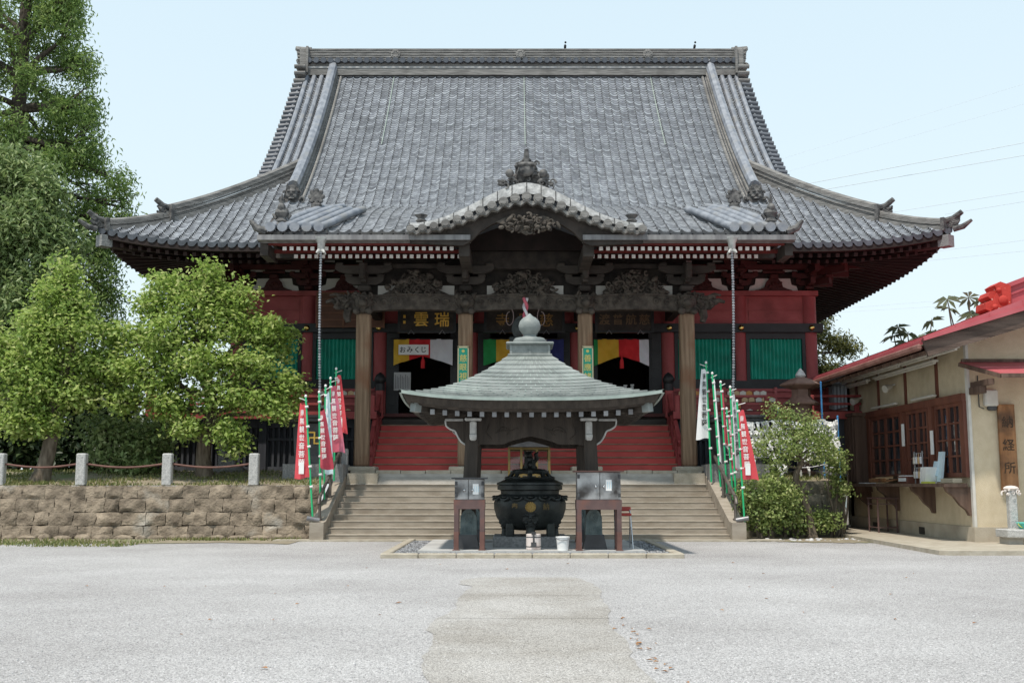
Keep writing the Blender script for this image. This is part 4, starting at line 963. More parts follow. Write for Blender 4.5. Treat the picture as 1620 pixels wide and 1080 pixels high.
def curtain(label, x0, x1, cols, dip, seed):
    t = thing('temple_curtain', label, 'curtain', ((x0+x1)/2, 38.75, 5.9)); n = 24*len(cols)
    wd = sum(w for _, w in cols); x = x0
    for m, w_ in cols:
        xb = x+(x1-x0)*w_/wd; q = [x+(xb-x)*k/20 for k in range(21)]
        def zl(v): u = abs((v-x0)/(x1-x0)*2-1); return 6.05-dip*u**1.3+.0
        def f(i, j): zt = 6.68; zz = zt+(zl(q[i])-zt)*j/8; return (q[i], 38.75+.05*math.sin(q[i]*7+seed+j*.5)*(.3+j/8)+.03*math.sin(q[i]*17-j), zz)
        mb = MB(); mb.grid(f, 20, 8); mb.grid(lambda i, j: tuple(Vector(f(i, j))+Vector((0, .015, 0))), 20, 8, flip=True); mb.build('cloth_band', m, t, smooth=60); x = xb
    mb = MB(); mb.tube([(x0-.1, 38.75, 6.69), (x1+.1, 38.75, 6.69)], .03, 6); mb.build('rod', 'black', t)
    xm = (x0+x1)/2; mb = MB(); mb.tube([(xm, 38.68, 6.1), (xm, 38.68, 5.95)], .03, 6); mb.tube([(xm, 38.68, 5.95), (xm, 38.68, 5.88), (xm, 38.68, 5.62)], [.05, .07, .075], 8); mb.build('tassel', 'cred', t)
    return t
curtain('ceremonial curtain in yellow, red and white bands in the left doorway', -4.66, -2.55, (('cyellow', .55), ('cred', .75), ('cwhite', .8)), .32, 1)
curtain('ceremonial curtain with green and yellow bands in the middle doorway', -1.45, 1.42, (('cgreen', .45), ('cyellow', .6), ('cred', .6), ('cwhite', .6), ('cblue', .6)), .32, 2)
curtain('ceremonial curtain in green, yellow, red and white bands in the right doorway', 2.5, 4.46, (('cgreen', .14), ('cyellow', .75), ('cred', .75), ('cwhite', .34)), .34, 3)
t = thing('fortune_sign', 'small white sign with black hiragana pinned on the left curtain', 'sign', (-3.93, 38.6, 6.1)); MB().box(-4.47, -3.4, 38.58, 38.61, 6.1, 6.46).build('board', 'paper', t)
mb = MB(); row_text(mb, 'おみくじ', (-3.94, 38.578, 6.28), (1, 0, 0), (0, 0, 1), .235, .25); mb.build('lettering', 'ink', t)
t = thing('notice_sheet', 'pale notice sheet with columns of writing inside the left doorway', 'notice', (-4.35, 38.9, 4.9)); MB().box(-4.65, -4.05, 38.88, 38.9, 4.85, 5.5).build('sheet', mat('greyed_paper', (.38, .38, .38), (.42, .42, .42), 5), t)
mb = MB()
for k in range(9): mb.box(-4.6+k*.06, -4.585+k*.06, 38.872, 38.88, 4.92, 5.42-.05*(k % 3))
mb.build('writing', 'dgrey', t)
t = thing('offering_table', 'low dark offering table with white papers inside the right doorway', 'table', (3.5, 40.2, 4.0)); mb = MB(); mb.box(2.75, 4.25, 39.9, 40.5, 4.75, 4.84); mb.build('table_top', 'darkwood', t)
for x in (2.85, 4.15):
    for y in (39.98, 40.42): MB().box(x-.05, x+.05, y-.05, y+.05, 3.98, 4.75).build('leg', 'darkwood', t)
for k, (x, h) in enumerate(((2.95, .3), (3.2, .34), (3.75, .28), (4.0, .3))):
    mb = MB(); mb.cbox((x, 40.15, 4.84+h/2), (.1, .07, h), bev=.02); mb.cbox((x, 40.15, 4.86+h), (.13, .1, .05)); tag(mb.build('offering_card', 'paper', org=(x, 40.15, 4.84)), 'small white card standing on the dark table in the right doorway', 'card', 'white cards on the offering table')
for s, cs in ((-1, '慈眼視衆生'), (1, '善應諸方所')):
    x = s*1.99; t = thing('pillar_sign', 'teal strip sign with yellow characters on the '+('inner pillar beside the fortune sign doorway' if s < 0 else 'inner pillar beside the right doorway'), 'sign', (x, 34.74, 4.3))
    MB().box(x-.16, x+.16, 34.72, 34.765, 4.2, 5.9).build('board', 'signgreen', t)
    mb = MB()
    for a, b_, c, d in ((-.18, .18, 5.86, 5.92), (-.18, .18, 4.17, 4.23), (-.18, -.14, 4.2, 5.9), (.14, .18, 4.2, 5.9)): mb.box(x+a, x+b_, 34.70, 34.76, c, d)
    mb.build('frame', mat('cream_frame', (.6, .55, .35)), t); mb = MB(); column_text(mb, cs, (x, 34.717, 5.68), (1, 0, 0), (0, 0, 1), .25, .29); mb.tube([(x, 34.715, 5.76), (x, 34.70, 5.76)], .05, 8); mb.build('lettering', mat('yellow_lettering', (.72, .62, .2)), t)
t = thing('bell_rope', 'red and white twisted rope with dark gong hanging under the middle porch beam', 'rope', (0, 34.6, 5.6)); mb = MB()
for k, m in enumerate((0, 1)):
    mb.m = m; mb.tube([(.05*math.cos(q*.55+k*PI), 34.55+.05*math.sin(q*.55+k*PI), 7.45-.05*q) for q in range(48)], .05, 6)
mb.build('rope', ['cwhite', 'flagpink'], t, smooth=60); mb = MB(); mb.tube([(0, 34.72, 6.5), (0, 34.98, 6.5)], [.44, .44], 24); mb.tube([(0, 34.66, 6.5), (0, 34.72, 6.5)], [.2, .38], 24); mb.cbox((0, 34.85, 6.15), (1.05, .22, .2), bev=.04); mb.build('gong', 'bronze', t, smooth=40)
mb = MB()
for s in (-1, 1): mb.tube([(s*(.5+.12*math.sin(a)), 34.5, 6.75+.25*math.cos(a)+a*.02) for a in [k*.52 for k in range(12)]], .013, 5)
mb.build('cord_loop', mat('grey_pink_cord', (.2, .15, .145)), t)
t = thing('framed_panel', 'brown framed wooden panel with slats hung beside the left outer pillar', 'panel', (-6.3, 38.7, 7.0)); MB().box(-7.45, -5.0, 38.72, 38.78, 7.1, 8.35).build('board', mat('varnished_panel', (.10, .04, .022), (.14, .06, .035), 4, .6), t)
mb = MB()
for z in (7.1, 7.35, 7.6, 7.85, 8.1, 8.32): mb.box(-7.45, -5.0, 38.68, 38.72, z, z+.05)
for x in (-7.45, -6.5, -5.05): mb.box(x, x+.06, 38.67, 38.72, 7.08, 8.38)
mb.build('frame', mat('panel_frame', (.15, .065, .035), (.2, .09, .05), 4, .6), t)
# rain chains hanging from the gutters into the rain tanks
for s in (-1, 1):
    mb = MB(); x0, x1 = s*6.07, s*6.12; n = 58
    for k in range(n):
        q = k/n; x = x0+(x1-x0)*q; y = 31.66+1.5*q*q*.5; z = 8.3-4.55*q
        mb.lathe([(.012, .07), (.045, .03), (.04, .0), (.012, -.012)], (x, y, z), 7)
    mb.tube([(x0+(x1-x0)*k/8, 31.66+.75*(k/8)**2, 8.3-4.55*k/8) for k in range(9)], .014, 4)
    tag(mb.build('rain_chain', 'chain', org=(x0, 31.66, 8.3)), 'dark cup rain chain hanging from the porch gutter '+('beside the left outer pillar' if s < 0 else 'beside the right outer pillar'), 'rain chain')
    t = thing('rain_tank', 'grey footed rain tank '+('with golden manji crest behind the red and pink flags' if s < 0 else 'half hidden behind green flagpoles and bushes'), 'tank', (s*6.5, 34, 1.8))
    MB().box(s*6.5-.92, s*6.5+.92, 33.5, 34.9, 1.55, 2.15).build('pedestal', 'greystone', t)
    mb = MB(); mb.box(s*6.5-.72, s*6.5+.72, 33.62, 34.75, 2.15, 2.4); mb.prism([(-.62, 2.4), (.62, 2.4), (.68, 3.4), (-.68, 3.4)], 33.72, 34.68, off=(s*6.5, 0, 0)); mb.build('basin', 'dgrey', t)
    mb = MB(); mb.cbox((s*6.5, 34.2, 3.5), (1.62, 1.3, .12), bev=.03); mb.cbox((s*6.5, 34.2, 3.6), (1.72, 1.4, .1), bev=.03); mb.build('rim', 'dgrey', t)
    mb = MB(); mb.text('卍', (s*6.5, 33.69, 2.95), (1, 0, 0), (0, 0, 1), .46, .02); mb.build('crest', 'gold', t)

# votive plaques on the racks along the veranda
def rack(x0, x1, label):
    t = thing('plaque_rack', label, 'rack', ((x0+x1)/2, 38.2, 4.0)); MB().box(x0, x1, 38.2, 38.28, 3.98, 4.86).build('back_board', 'red', t)
    mb = MB()
    for z in (4.76, 4.53, 4.3): mb.box(x0, x1, 38.14, 38.2, z, z+.035)
    for q in range(4): x = x0+(x1-x0)*q/3; mb.box(x-.05, x+.05, 38.12, 38.2, 3.98, 4.9)
    mb.build('hook_rail', 'redcol', t)
rack(-9.8, -5.2, 'red rack of votive plaques on the veranda behind the left flags'); rack(5.2, 10.6, 'red rack of votive plaques on the veranda between right pillar and lantern')
em = {}
def ema(x, z, k, side, row):
    key = k
    lab = 'small wooden votive plaque on the '+side
    if key not in em:
        mb = MB(); mb.prism([(-.105, 0), (.105, 0), (.105, .115), (0, .16), (-.105, .115)], 0, .02); em[key] = o = mb.build('votive_plaque', ('ema', 'ema2', 'emaw')[k], org=(0, 0, 0))
    else: o = em[key].copy(); C.objects.link(o)
    o.location = (x*K, 38.1*K, z*K); o.rotation_euler = (0, rn.uniform(-.12, .12), 0)
    tag(o, lab, 'plaque', 'votive plaques on the '+side)
rn = random.Random(11)
for side, x0, x1 in (('left rack', -7.2, -5.3), ('right rack', 5.4, 8.9)):
    for row, z in enumerate((4.62, 4.39, 4.17, 3.99)):
        x = x0+.1
        while x < x1-.1:
            if rn.random() < (.72, .62, .22, .34)[row]: ema(x, z-.005*rn.random(), rn.choice((0, 0, 1, 2, 2)), side, row)
            x += rn.uniform(.21, .27)

# ------------------------------------------------------------------ incense pavilion in front of the steps
struct(MB().box(-2.5, 2.5, 24.25, 29.2, -.02, .10).build('pavilion_floor', 'padcon'))
mb = MB()
for a, b_, c, d in ((-3.05, 3.05, 23.5, 24.25), (-3.05, -2.5, 24.25, 29.2), (2.5, 3.05, 24.25, 29.2), (-3.05, 3.05, 29.2, 29.75)): mb.add([(a, c, .045), (b_, c, .045), (b_, d, .045), (a, d, .045)], [(0, 1, 2, 3)])
struct(mb.build('pebble_border', 'darkgravel'))
mb = MB()
for i in range(8): x = -3.2+.8*i; mb.cbox((x+.4, 23.42, .03), (.79, .2, .14), bev=.02)
for i in range(8):
    for s in (-1, 1): mb.cbox((s*3.12, 23.9+.79*i, .03), (.2, .78, .13), bev=.02)
struct(mb.build('kerb', 'kerb'))
rn = random.Random(5); mb = MB()                      # loose pebbles on the border
for i in range(1500):
    a, b_, c, d = rn.choice(((-3.0, 3.0, 23.55, 24.2), (-3.0, 3.0, 23.55, 24.2), (-3.0, -2.52, 24.25, 29.2), (2.52, 3.0, 24.25, 29.2)))
    r = rn.uniform(.018, .04); mb.ball((rn.uniform(a, b_), rn.uniform(c, d), .045+r*.3), (r*rn.uniform(.8, 1.5), r*rn.uniform(.8, 1.3), r*.7), 5, 4)
tag(mb.build('pebbles', 'darkgravel', smooth=50), kind='stuff')

P = thing('incense_pavilion', 'open timber pavilion with verdigris copper roof sheltering the incense burner', 'pavilion', (0, 26.5, .1))
CY, HW = 26.5, 2.86                                   # half width of the eaves
ZT, ZE = 4.59, 3.37
def pz(r):                                            # roof height: r = 0 at the collar, 1 at the eave
    return ZT-(ZT-ZE)*(1.72*r-.72*r*r)
def pr_(r): return .52+(HW-.52)*r
def pup(a, r): return .17*(abs(a)**3.0)*r**1.5
for side in range(4):
    mt = Matrix.Rotation(side*PI/2, 3, 'Z'); mb = MB(); N = 15; g = random.Random(side)
    for j in range(N):
        ra, rb = j/N, (j+1)/N; n = 16
        for i in range(n):
            st_ = (.5 if j % 2 else 0)
            u0, u1 = max(-1, (i-st_)/n*2-1), min(1, (i+1-st_)/n*2-1)
            if i == n-1: u1 = 1
            def V(u, r, l): h = pr_(r); p = mt @ Vector((u*h, -h, 0)); return (p.x, CY+p.y, pz(r)+pup(u, r)+l)
            uv = (g.random(), g.random()); us = [u0+(u1-u0)*q/2 for q in range(3)]
            A = [V(u, ra, 0) for u in us]; B = [V(u, rb, .032) for u in us]; D = [V(u, rb, -.01) for u in us]
            mb.m = 0; mb.add(A+B+D, [(3, 4, 1, 0), (4, 5, 2, 1), (6, 7, 4, 3), (7, 8, 5, 4)], uv)
            if 0 < i: mb.m = 1; q = .008; mb.add([V(us[0]-q*.8, ra, .006), V(us[0]+q*.8, ra, .006), V(us[0]+q*.8, rb+.004, .037), V(us[0]-q*.8, rb+.004, .037)], [(3, 2, 1, 0)])
    o = mb.build('roof_slope', ['copper', 'copperedge'], P)
    mb = MB(); U = [-1+2*i/24 for i in range(25)]
    def Q(u, h, z): p = mt @ Vector((u*h, -h, 0)); return (p.x, CY+p.y, z+pup(u, 1))
    mb.strip([Q(u, HW+.02, ZE+.04) for u in U], [Q(u, HW+.02, ZE-.03) for u in U], .05, tuple(mt @ Vector((0, 1, 0)))); mb.build('eave_edge', 'copperedge', o)
    mb = MB(); mb.strip([Q(u, HW-.033, ZE+.015) for u in U], [Q(u, HW-.14, ZE-.2) for u in U], .1, tuple(mt @ Vector((0, 1, 0))))
    mb.strip([Q(u, HW-.2, ZE-.18) for u in U], [Q(u, HW-.28, ZE-.26) for u in U], .1, tuple(mt @ Vector((0, 1, 0)))); mb.build('fascia', 'pavwood', o)
    mb = MB(); mb.grid(lambda i, j: Q(U[i], HW-.2-(HW-1.5)*j/4, ZE-.2+.1*j/4-(pup(U[i], 1)*j/4)), 24, 4); mb.build('soffit', 'pavwood', o)
    for k in range(17):
        x = -2.18+4.36*k/16; mb = MB(); u = x/HW; z = ZE-.31+pup(u, 1)*.8
        a = mt @ Vector((x, -(HW-.42), 0)); b_ = mt @ Vector((x, -1.4, 0)); mb.bar((a.x, CY+a.y, z), (b_.x, CY+b_.y, z+.12), .085, .1); mb.m = 1
        e = mt @ Vector((x, -(HW-.415), 0)); mb.cbox((e.x, CY+e.y, z), (.095, .095, .11)); mb.build('rafter', ['pavwood', 'zinc' if side % 2 == 0 else 'pavwood'], P)
    c1 = mt @ Vector((HW-.38, -(HW-.38), 0)); c0 = mt @ Vector((1.3, -1.3, 0)); mb = MB(); z = ZE+.06; mb.bar((c1.x, CY+c1.y, z-.22), (c0.x, CY+c0.y, z-.2), .16, .2); mb.m = 1
    c2 = mt @ Vector((HW-.26, -(HW-.26), 0)); mb.bar((c1.x, CY+c1.y, z-.22), (c2.x, CY+c2.y, z-.2), .18, .22); mb.build('hip_beam', ['pavwood', 'copperdark'], P)
fin = MB(); fin.cbox((0, CY, 4.80), (1.0, 1.0, .30)); fin.cbox((0, CY, 4.68), (1.1, 1.1, .05), bev=.015); fin.cbox((0, CY, 4.965), (1.18, 1.18, .06), bev=.02)
for s in (-1, 1):
    for a, b_ in ((-.46, -.03), (.03, .46)): fin.box(a, b_, CY-s*.505-.012, CY-s*.505+.012, 4.72, 4.74); fin.box(a, b_, CY-s*.505-.012, CY-s*.505+.012, 4.89, 4.91)
    for x in (-.47, 0, .47): fin.box(x-.03, x+.03, CY-s*.505-.014, CY-s*.505+.014, 4.70, 4.93)
fin.v = [(x*.97, y, z-.07) for x, y, z in fin.v]; fb = fin.build('roof_collar', 'copperdark', P)
mb = MB(); mb.lathe([(.40, 4.99), (.42, 5.02), (.42, 5.10), (.38, 5.14), (.30, 5.15), (.2, 5.17), (.16, 5.22), (.2, 5.27), (.27, 5.36), (.285, 5.46), (.25, 5.57), (.17, 5.65), (.09, 5.69), (.05, 5.73), (.015, 5.76)], (0, CY, 0), 24); mb.v = [(x*.95, CY+(y-CY)*.95, z-.07) for x, y, z in mb.v]; mb.build('finial', 'copperdark', fb, smooth=50)
for sx in (-1, 1):
    for sy in (-1, 1):
        mb = MB(); x, y = sx*1.43, CY+sy*1.45; xt = sx*1.33; tw = .33
        mb.prism([(x-tw/2, .42), (x+tw/2, .42), (xt+tw*.42, 3.0), (xt-tw*.42, 3.0)], y-.16, y+.16); p = mb.build('post', 'pavwood', P)
        mb = MB(); mb.prism([(x-.27, .1), (x+.27, .1), (x+.2, .42), (x-.2, .42)], y-.24, y+.24); mb.build('post_stone', 'dgrey', p)
        mb = MB(); O = [(-.19, .42), (.19, .42), (.18, .82), (.12, .93), (.05, .99), (0, 1.03), (-.05, .99), (-.12, .93), (-.18, .82)]
        mb.prism([(x-.02*sx+a, z) for a, z in O], y-.185, y+.185)
        for k in range(7): mb.tube([(x-.13+.045*k-.02*sx, y-.19, .46), (x-.13+.045*k-.02*sx, y-.19, .60)], .012, 5)
        mb.tube([(x-.02*sx+.09*math.cos(a), y-.19, .8+.09*math.sin(a)) for a in [q*.52 for q in range(13)]], .014, 5); mb.tube([(x-.08-.02*sx, y-.19, .68), (x+.05, y-.19, .88)], .014, 5); mb.tube([(x+.06-.02*sx, y-.19, .66), (x-.07, y-.19, .86)], .014, 5)
        mb.build('metal_shoe', 'bronzegreen', p)
        # curved bracket end with white trim outside each post, white nose on its face
        mb = MB(); C0 = [(0, 2.42), (.12, 2.5), (.2, 2.62), (.26, 2.74), (.36, 2.78), (.46, 2.86), (.48, 2.98), (0, 2.98)]
        mb.prism([(xt+sx*(.14+a), z) for a, z in C0], y-.08, y+.08); mb.build('bracket_end', 'pavwood', p)
        mb = MB(); mb.tube([(xt+sx*(.14+v.x), y-.085, v.y) for v in catmull([(a, z, 0) for a, z in C0[:-1]], 3)], .022, 6); mb.cbox((xt+sx*.42, y, 3.0), (.42, .2, .06), bev=.015)
        if sy < 0: mb.cbox((xt+sx*-.02, y-.26, 2.74), (.15, .14, .44), bev=.03); mb.cbox((xt-sx*.02, y-.24, 3.0), (.38, .3, .07), bev=.02); mb.cbox((xt-sx*.02, y-.3, 2.62), (.16, .12, .12), bev=.03)
        mb.build('white_trim', 'whitemetal', p, smooth=40)
for sy in (-1, 1):
    y = CY+sy*1.45; mb = MB(); n = 24; q = [-1.22+2.44*k/n for k in range(n+1)]
    lo = lambda x: 2.44+.19*max(0, 1-abs(x)/.62)**.7
    mb.strip([(x, y-.09, 3.06) for x in q], [(x, y-.09, lo(x)) for x in q], .18)
    for s in (-1, 1):
        mb.tube([(s*(.62+.13*math.cos(a)), y-.1, 2.72+.1*math.sin(a)) for a in [k*.45 for k in range(10)]], .014, 5); mb.tube([(s*.3, y-.1, 2.8), (s*.5, y-.1, 2.72), (s*.62, y-.1, 2.76), (s*.8, y-.1, 2.7)], .016, 5); mb.tube([(s*.95, y-.1, 2.9), (s*1.02, y-.1, 2.7), (s*.9, y-.1, 2.55)], .016, 5)
    mb.box(-1.9, 1.9, y-.12, y+.12, 3.06, 3.2); mb.build('cross_beam', 'pavwood', P)
for sx in (-1, 1): MB().box(sx*1.33-.1, sx*1.33+.1, CY-1.36, CY+1.36, 2.5, 3.05).build('side_beam', 'pavwood', P)
MB().box(-1.3, 1.3, CY-1.36, CY+1.36, 3.2, 3.26).build('ceiling_board', 'pavwood', P)

# ------------------------------------------------------------------ incense burner on its stone
tag(MB().cbox((0, CY, .21), (1.75, 1.75, .24), bev=.02).build('stone_plinth', 'greystone', org=(0, CY, .1)), 'speckled grey stone plinth under the bronze burner', 'plinth')
B = thing('incense_burner', 'large round dark bronze incense burner with gold crest under the pavilion roof', 'incense burner', (0, CY, .33))
mb = MB(); mb.lathe([(.35, .46), (.52, .48), (.68, .58), (.80, .76), (.86, .96), (.865, 1.10), (.82, 1.23), (.75, 1.29), (.70, 1.31), (.70, 1.39), (.74, 1.405), (.78, 1.415), (.78, 1.51), (.74, 1.525), (.66, 1.525), (.64, 1.42), (.1, 1.4)], (0, CY, 0), 48); bowl = mb.build('bowl', 'bronze', B, smooth=40)
mb = MB()
for k in range(16):
    a = k*PI/8-PI/2; ca, sa = math.cos(a), math.sin(a); c = Vector((.80*ca, CY+.80*sa, 1.225)); t = Vector((-sa, ca, 0)); o = Vector((ca, sa, 0))
    mb.tube([c+t*(.135*math.cos(q))+o*(.05-.03*math.sin(q))+Vector((0, 0, .02+.07*math.sin(q))) for q in [PI*1.02+j*PI/7.2 for j in range(8)]], .028, 6); mb.ball(c+o*.05+Vector((0, 0, .02)), (.07, .07, .035), 7, 5)
mb.build('petal_rim', 'bronze', bowl, smooth=50)
def onbowl(x, z):                                    # point on the front of the bowl
    r = np.interp(z, (.46, .48, .58, .76, .96, 1.10, 1.23, 1.29), (.35, .52, .68, .80, .86, .865, .82, .75)); return CY-math.sqrt(max(r*r-x*x, .01))
mb = MB()
for k in range(16):
    a = k*PI/8; mb.tube([(.03*math.cos(a), onbowl(.03*math.cos(a), 1.02+.03*math.sin(a))-.008, 1.02+.03*math.sin(a)), (.125*math.cos(a), onbowl(.125*math.cos(a), 1.02+.115*math.sin(a))-.01, 1.02+.115*math.sin(a))], [.010, .021], 6)
mb.ball((0, onbowl(0, 1.02), 1.02), (.035, .02, .035), 8, 5); mb.build('gold_crest', mat('tarnished_gilt', (.33, .21, .06), (.42, .29, .10), 9, .5, metal=.3), bowl, smooth=60)
mb = MB(); gm_ = mat('dull_gold_lettering', (.14, .10, .04), (.2, .14, .06), 9, .6)
for ch, x in (('奉', -.36), ('納', .36)):
    y = onbowl(x, 1.03); k = x/.86; mb.text(ch, (x, y-.012, 1.03), (math.sqrt(1-k*k), k, 0), (0, 0, 1), .17, .012)
mb.build('lettering', gm_, bowl)
mb = MB()                                            # domed lid with openings and a lion on top
L_ = [(.80, 1.645), (.79, 1.70), (.70, 1.73), (.58, 1.80)]
mb.lathe(L_+[(.5, 1.80)], (0, CY, 0), 40); n = 8
for k in range(n):
    a = k*2*PI/n; b0 = [(r*math.cos(a), CY+r*math.sin(a), z) for r, z in ((.56, 1.79), (.47, 1.87), (.42, 1.96), (.39, 2.02))]; mb.tube(b0, [.07, .05, .055, .07], 8)
mb.lathe([(.30, 1.99), (.42, 2.0), (.43, 2.04), (.36, 2.08), (.2, 2.10), (.1, 2.12)], (0, CY, 0), 32)
for k in range(n):
    a = k*2*PI/n; a2 = a+2*PI/n; mb.tube([(.56*math.cos(a+(a2-a)*q/6), CY+.56*math.sin(a+(a2-a)*q/6), 1.80+.03*abs(q-3)/3) for q in range(7)], .05, 6); mb.tube([(.41*math.cos(a+(a2-a)*q/6), CY+.41*math.sin(a+(a2-a)*q/6), 2.0-.03*abs(q-3)/3) for q in range(7)], .045, 6)
mb.v = [(x, y, (z-.12 if z < 1.72 else 1.60+(z-1.72)*.82)) for x, y, z in mb.v]; lid = mb.build('lid', 'bronze', B, smooth=45)
mb = MB(); c = (0, CY, 2.1)
mb.ball((.02, CY, 2.24), (.15, .19, .16), 10, 8); mb.ball((-.03, CY-.03, 2.42), (.13, .14, .15), 10, 8); mb.ball((-.05, CY-.1, 2.58), (.115, .12, .115), 10, 8); mb.ball((-.06, CY-.2, 2.55), (.07, .07, .06), 8, 6)
for s in (-1, 1): mb.tube([(s*.09, CY-.1, 2.4), (s*.11, CY-.15, 2.25), (s*.1, CY-.17, 2.1)], [.065, .05, .06], 8); mb.ball((s*.09-.05, CY-.06, 2.67), (.035, .03, .05), 6, 5); mb.ball((s*.14, CY+.05, 2.15), (.08, .13, .07), 8, 6)
mb.tube([(.1, CY+.1, 2.3), (.2, CY+.05, 2.45), (.17, CY, 2.6), (.24, CY, 2.68)], [.06, .07, .06, .02], 8); lumps(mb, (-.16, .08, CY-.12, CY+.1, 2.45, 2.68), 18, .045, 3)
mb.v = [(x*.85, CY+(y-CY)*.85, 1.90+(z-2.1)*.72) for x, y, z in mb.v]; mb.build('lion_knob', 'bronze', lid, smooth=50)
for a in (-PI/2, -.12, PI+.12):                      # three legs with demon faces
    mb = MB(); ca, sa = math.cos(a), math.sin(a); mt = Matrix.Rotation(a+PI/2, 3, 'Z'); F = lambda x, y, z: Vector((0, CY, 0))+mt @ Vector((x, y, z))
    q = MB(); q.ball((0, -.72, .74), (.2, .13, .2), 12, 9); q.ball((0, -.74, .62), (.13, .11, .16), 10, 7); q.ball((0, -.86, .72), (.045, .06, .06), 7, 5); q.ball((0, -.83, .6), (.085, .04, .025), 8, 5)
    for s in (-1, 1): q.ball((s*.085, -.84, .77), (.05, .035, .03), 7, 5); q.tube([(s*.03, -.86, .81), (s*.1, -.86, .84), (s*.17, -.8, .82)], [.028, .032, .02], 6); q.ball((s*.2, -.7, .78), (.04, .05, .07), 6, 5); q.ball((s*.1, -.81, .66), (.05, .05, .05), 7, 5)
    q.tube([(0, -.7, .66), (0, -.73, .48), (0, -.72, .33)], [.14, .10, .13], 10); kk = 1 if ca*ca < .1 else .82; mb.add([F(x*kk, y*(kk+.0)-.0, .33+(z-.33)*kk) for x, y, z in q.v], q.f); mb.build('face_leg', 'bronze', B, smooth=50)
for a in (PI*1.27, PI*1.73):
    mb = MB(); x, y = .72*math.cos(a), CY+.62*math.sin(a); mb.cbox((x, y, .48), (.2, .2, .34), bev=.03); mb.build('block_leg', 'bronze', B)

# ------------------------------------------------------------------ candle cabinets, buckets, stool, glass case
def cabinet(label, x0, x1, y, zl, za, zb, paper, seed):
    t = thing('candle_cabinet', label, 'cabinet', ((x0+x1)/2, y, .1)); d = .55; xm = (x0+x1)/2+(.02 if seed else -.02)
    for x in (x0+.06, x1-.06):
        for yy in (y+.05, y+d-.05):
            mb = MB(); mb.box(x-.05, x+.05, yy-.05, yy+.05, .1, zl); mb.m = 1; mb.box(x-.053, x+.053, yy-.053, yy+.053, .1, .1+(zl-.1)*.45); mb.box(x-.08, x+.08, yy-.07, yy+.07, .1, .115); mb.build('leg', ['rust', 'oxide'], t)
    MB().box(x0, x1, y, y+d, zl, za).build('apron', 'rust', t)
    mb = MB(); mb.box(x0+.02, x1-.02, y+.08, y+d, za, zb); mb.m = 0; bx = mb.build('box', 'steel', t)
    MB().box(x0-.05, x1+.05, y-.06, y+d+.05, zb, zb+.03).build('lid', 'oxide' if seed else 'dgrey', t)
    for a, b_ in ((x0+.02, xm-.006), (xm+.006, x1-.02)):
        mb = MB(); mb.cbox(((a+b_)/2, y+.055, (za+zb)/2), (b_-a, .04, zb-za-.01), bev=.008); dr = mb.build('door', 'steel', t)
        k = xm+(-.09 if a < xm-.2 else .09); mb = MB(); mb.ball((k, y+.02, (za+zb)/2-.02), (.03, .03, .035), 8, 6); mb.tube([(k, y+.04, (za+zb)/2-.02), (k, y+.01, (za+zb)/2-.02)], .015, 6); mb.build('knob', 'chrome', dr, smooth=60)
        for z in (za+.1, zb-.1): e = a+.03 if a < xm-.2 else b_-.03; mb = MB(); mb.tube([(e, y+.03, z-.04), (e, y+.03, z+.04)], .03, 7); mb.build('hinge', 'dgrey', dr)
    mb = MB(); mb.box(paper[0], paper[1], y+.022, y+.03, paper[2], paper[3]); nt_ = mb.build('notice', 'paper', t); mb = MB()
    for k in range(3): mb.box(paper[0]+.03+k*.045, paper[0]+.045+k*.045, y+.018, y+.022, paper[2]+.05, paper[3]-.05)
    mb.build('notice_lines', 'flagblue', nt_)
cabinet('narrow sooty steel candle cabinet on rust brown legs left of the burner', -1.72, -1.03, 24.4, 1.0, 1.2, 1.66, (-1.30, -1.17, 1.32, 1.55), 0)
cabinet('wide sooty steel candle cabinet with overhanging lid right of the burner', .99, 1.99, 24.3, .99, 1.2, 1.81, (1.64, 1.77, 1.40, 1.64), 1)
t = thing('drum_can', 'pinkish white drum with dark ladle stand right in front of the burner', 'can', (.05, 24.7, .1)); mb = MB(); mb.lathe([(.14, .1), (.165, .11), (.165, .44), (.14, .45)], (.05, 24.7, 0), 24); mb.m = 1; mb.lathe([(.168, .37), (.168, .39)], (.05, 24.7, 0), 24); mb.lathe([(.168, .16), (.168, .18)], (.05, 24.7, 0), 24); mb.build('drum', ['pinkcan', 'dgrey'], t, smooth=40)
mb = MB(); mb.tube([(.05, 24.52, .5), (.05, 24.52, .2)], .018, 6); mb.tube([(.05, 24.52, .2), (-.02, 24.5, .18)], .015, 6); mb.box(-.01, .11, 24.5, 24.53, .18, .27); mb.box(.0, .1, 24.51, 24.54, .44, .5); mb.build('ladle', 'dgrey', t)
t = thing('plastic_bucket', 'plain white plastic bucket standing on the pavilion floor edge', 'bucket', (.69, 24.45, .1)); mb = MB(); mb.lathe([(.115, .1), (.12, .102), (.145, .37), (.155, .372), (.158, .395), (.147, .4), (.14, .385), (.115, .13), (.02, .12)], (.69, 24.45, 0), 28); mb.build('pail', 'bucket', t, smooth=40)
mb = MB(); mb.tube([(.69+.15*math.cos(a), 24.45-.152*math.sin(a)*.4-.09, .375-.05*math.sin(a)) for a in [k*PI/10 for k in range(11)]], .007, 5); mb.build('handle', 'zinc', t)
t = thing('folding_chair', 'folding chair with red seat and chrome tube legs behind the wide cabinet', 'chair', (2.1, 25.2, .1)); mb = MB(); mb.cbox((2.1, 25.2, .86), (.36, .36, .06), bev=.02); mb.build('seat', 'seat', t)
mb = MB(); mb.cbox((2.13, 25.40, .98), (.34, .05, .1), bev=.015); mb.build('backrest', 'seat', t)
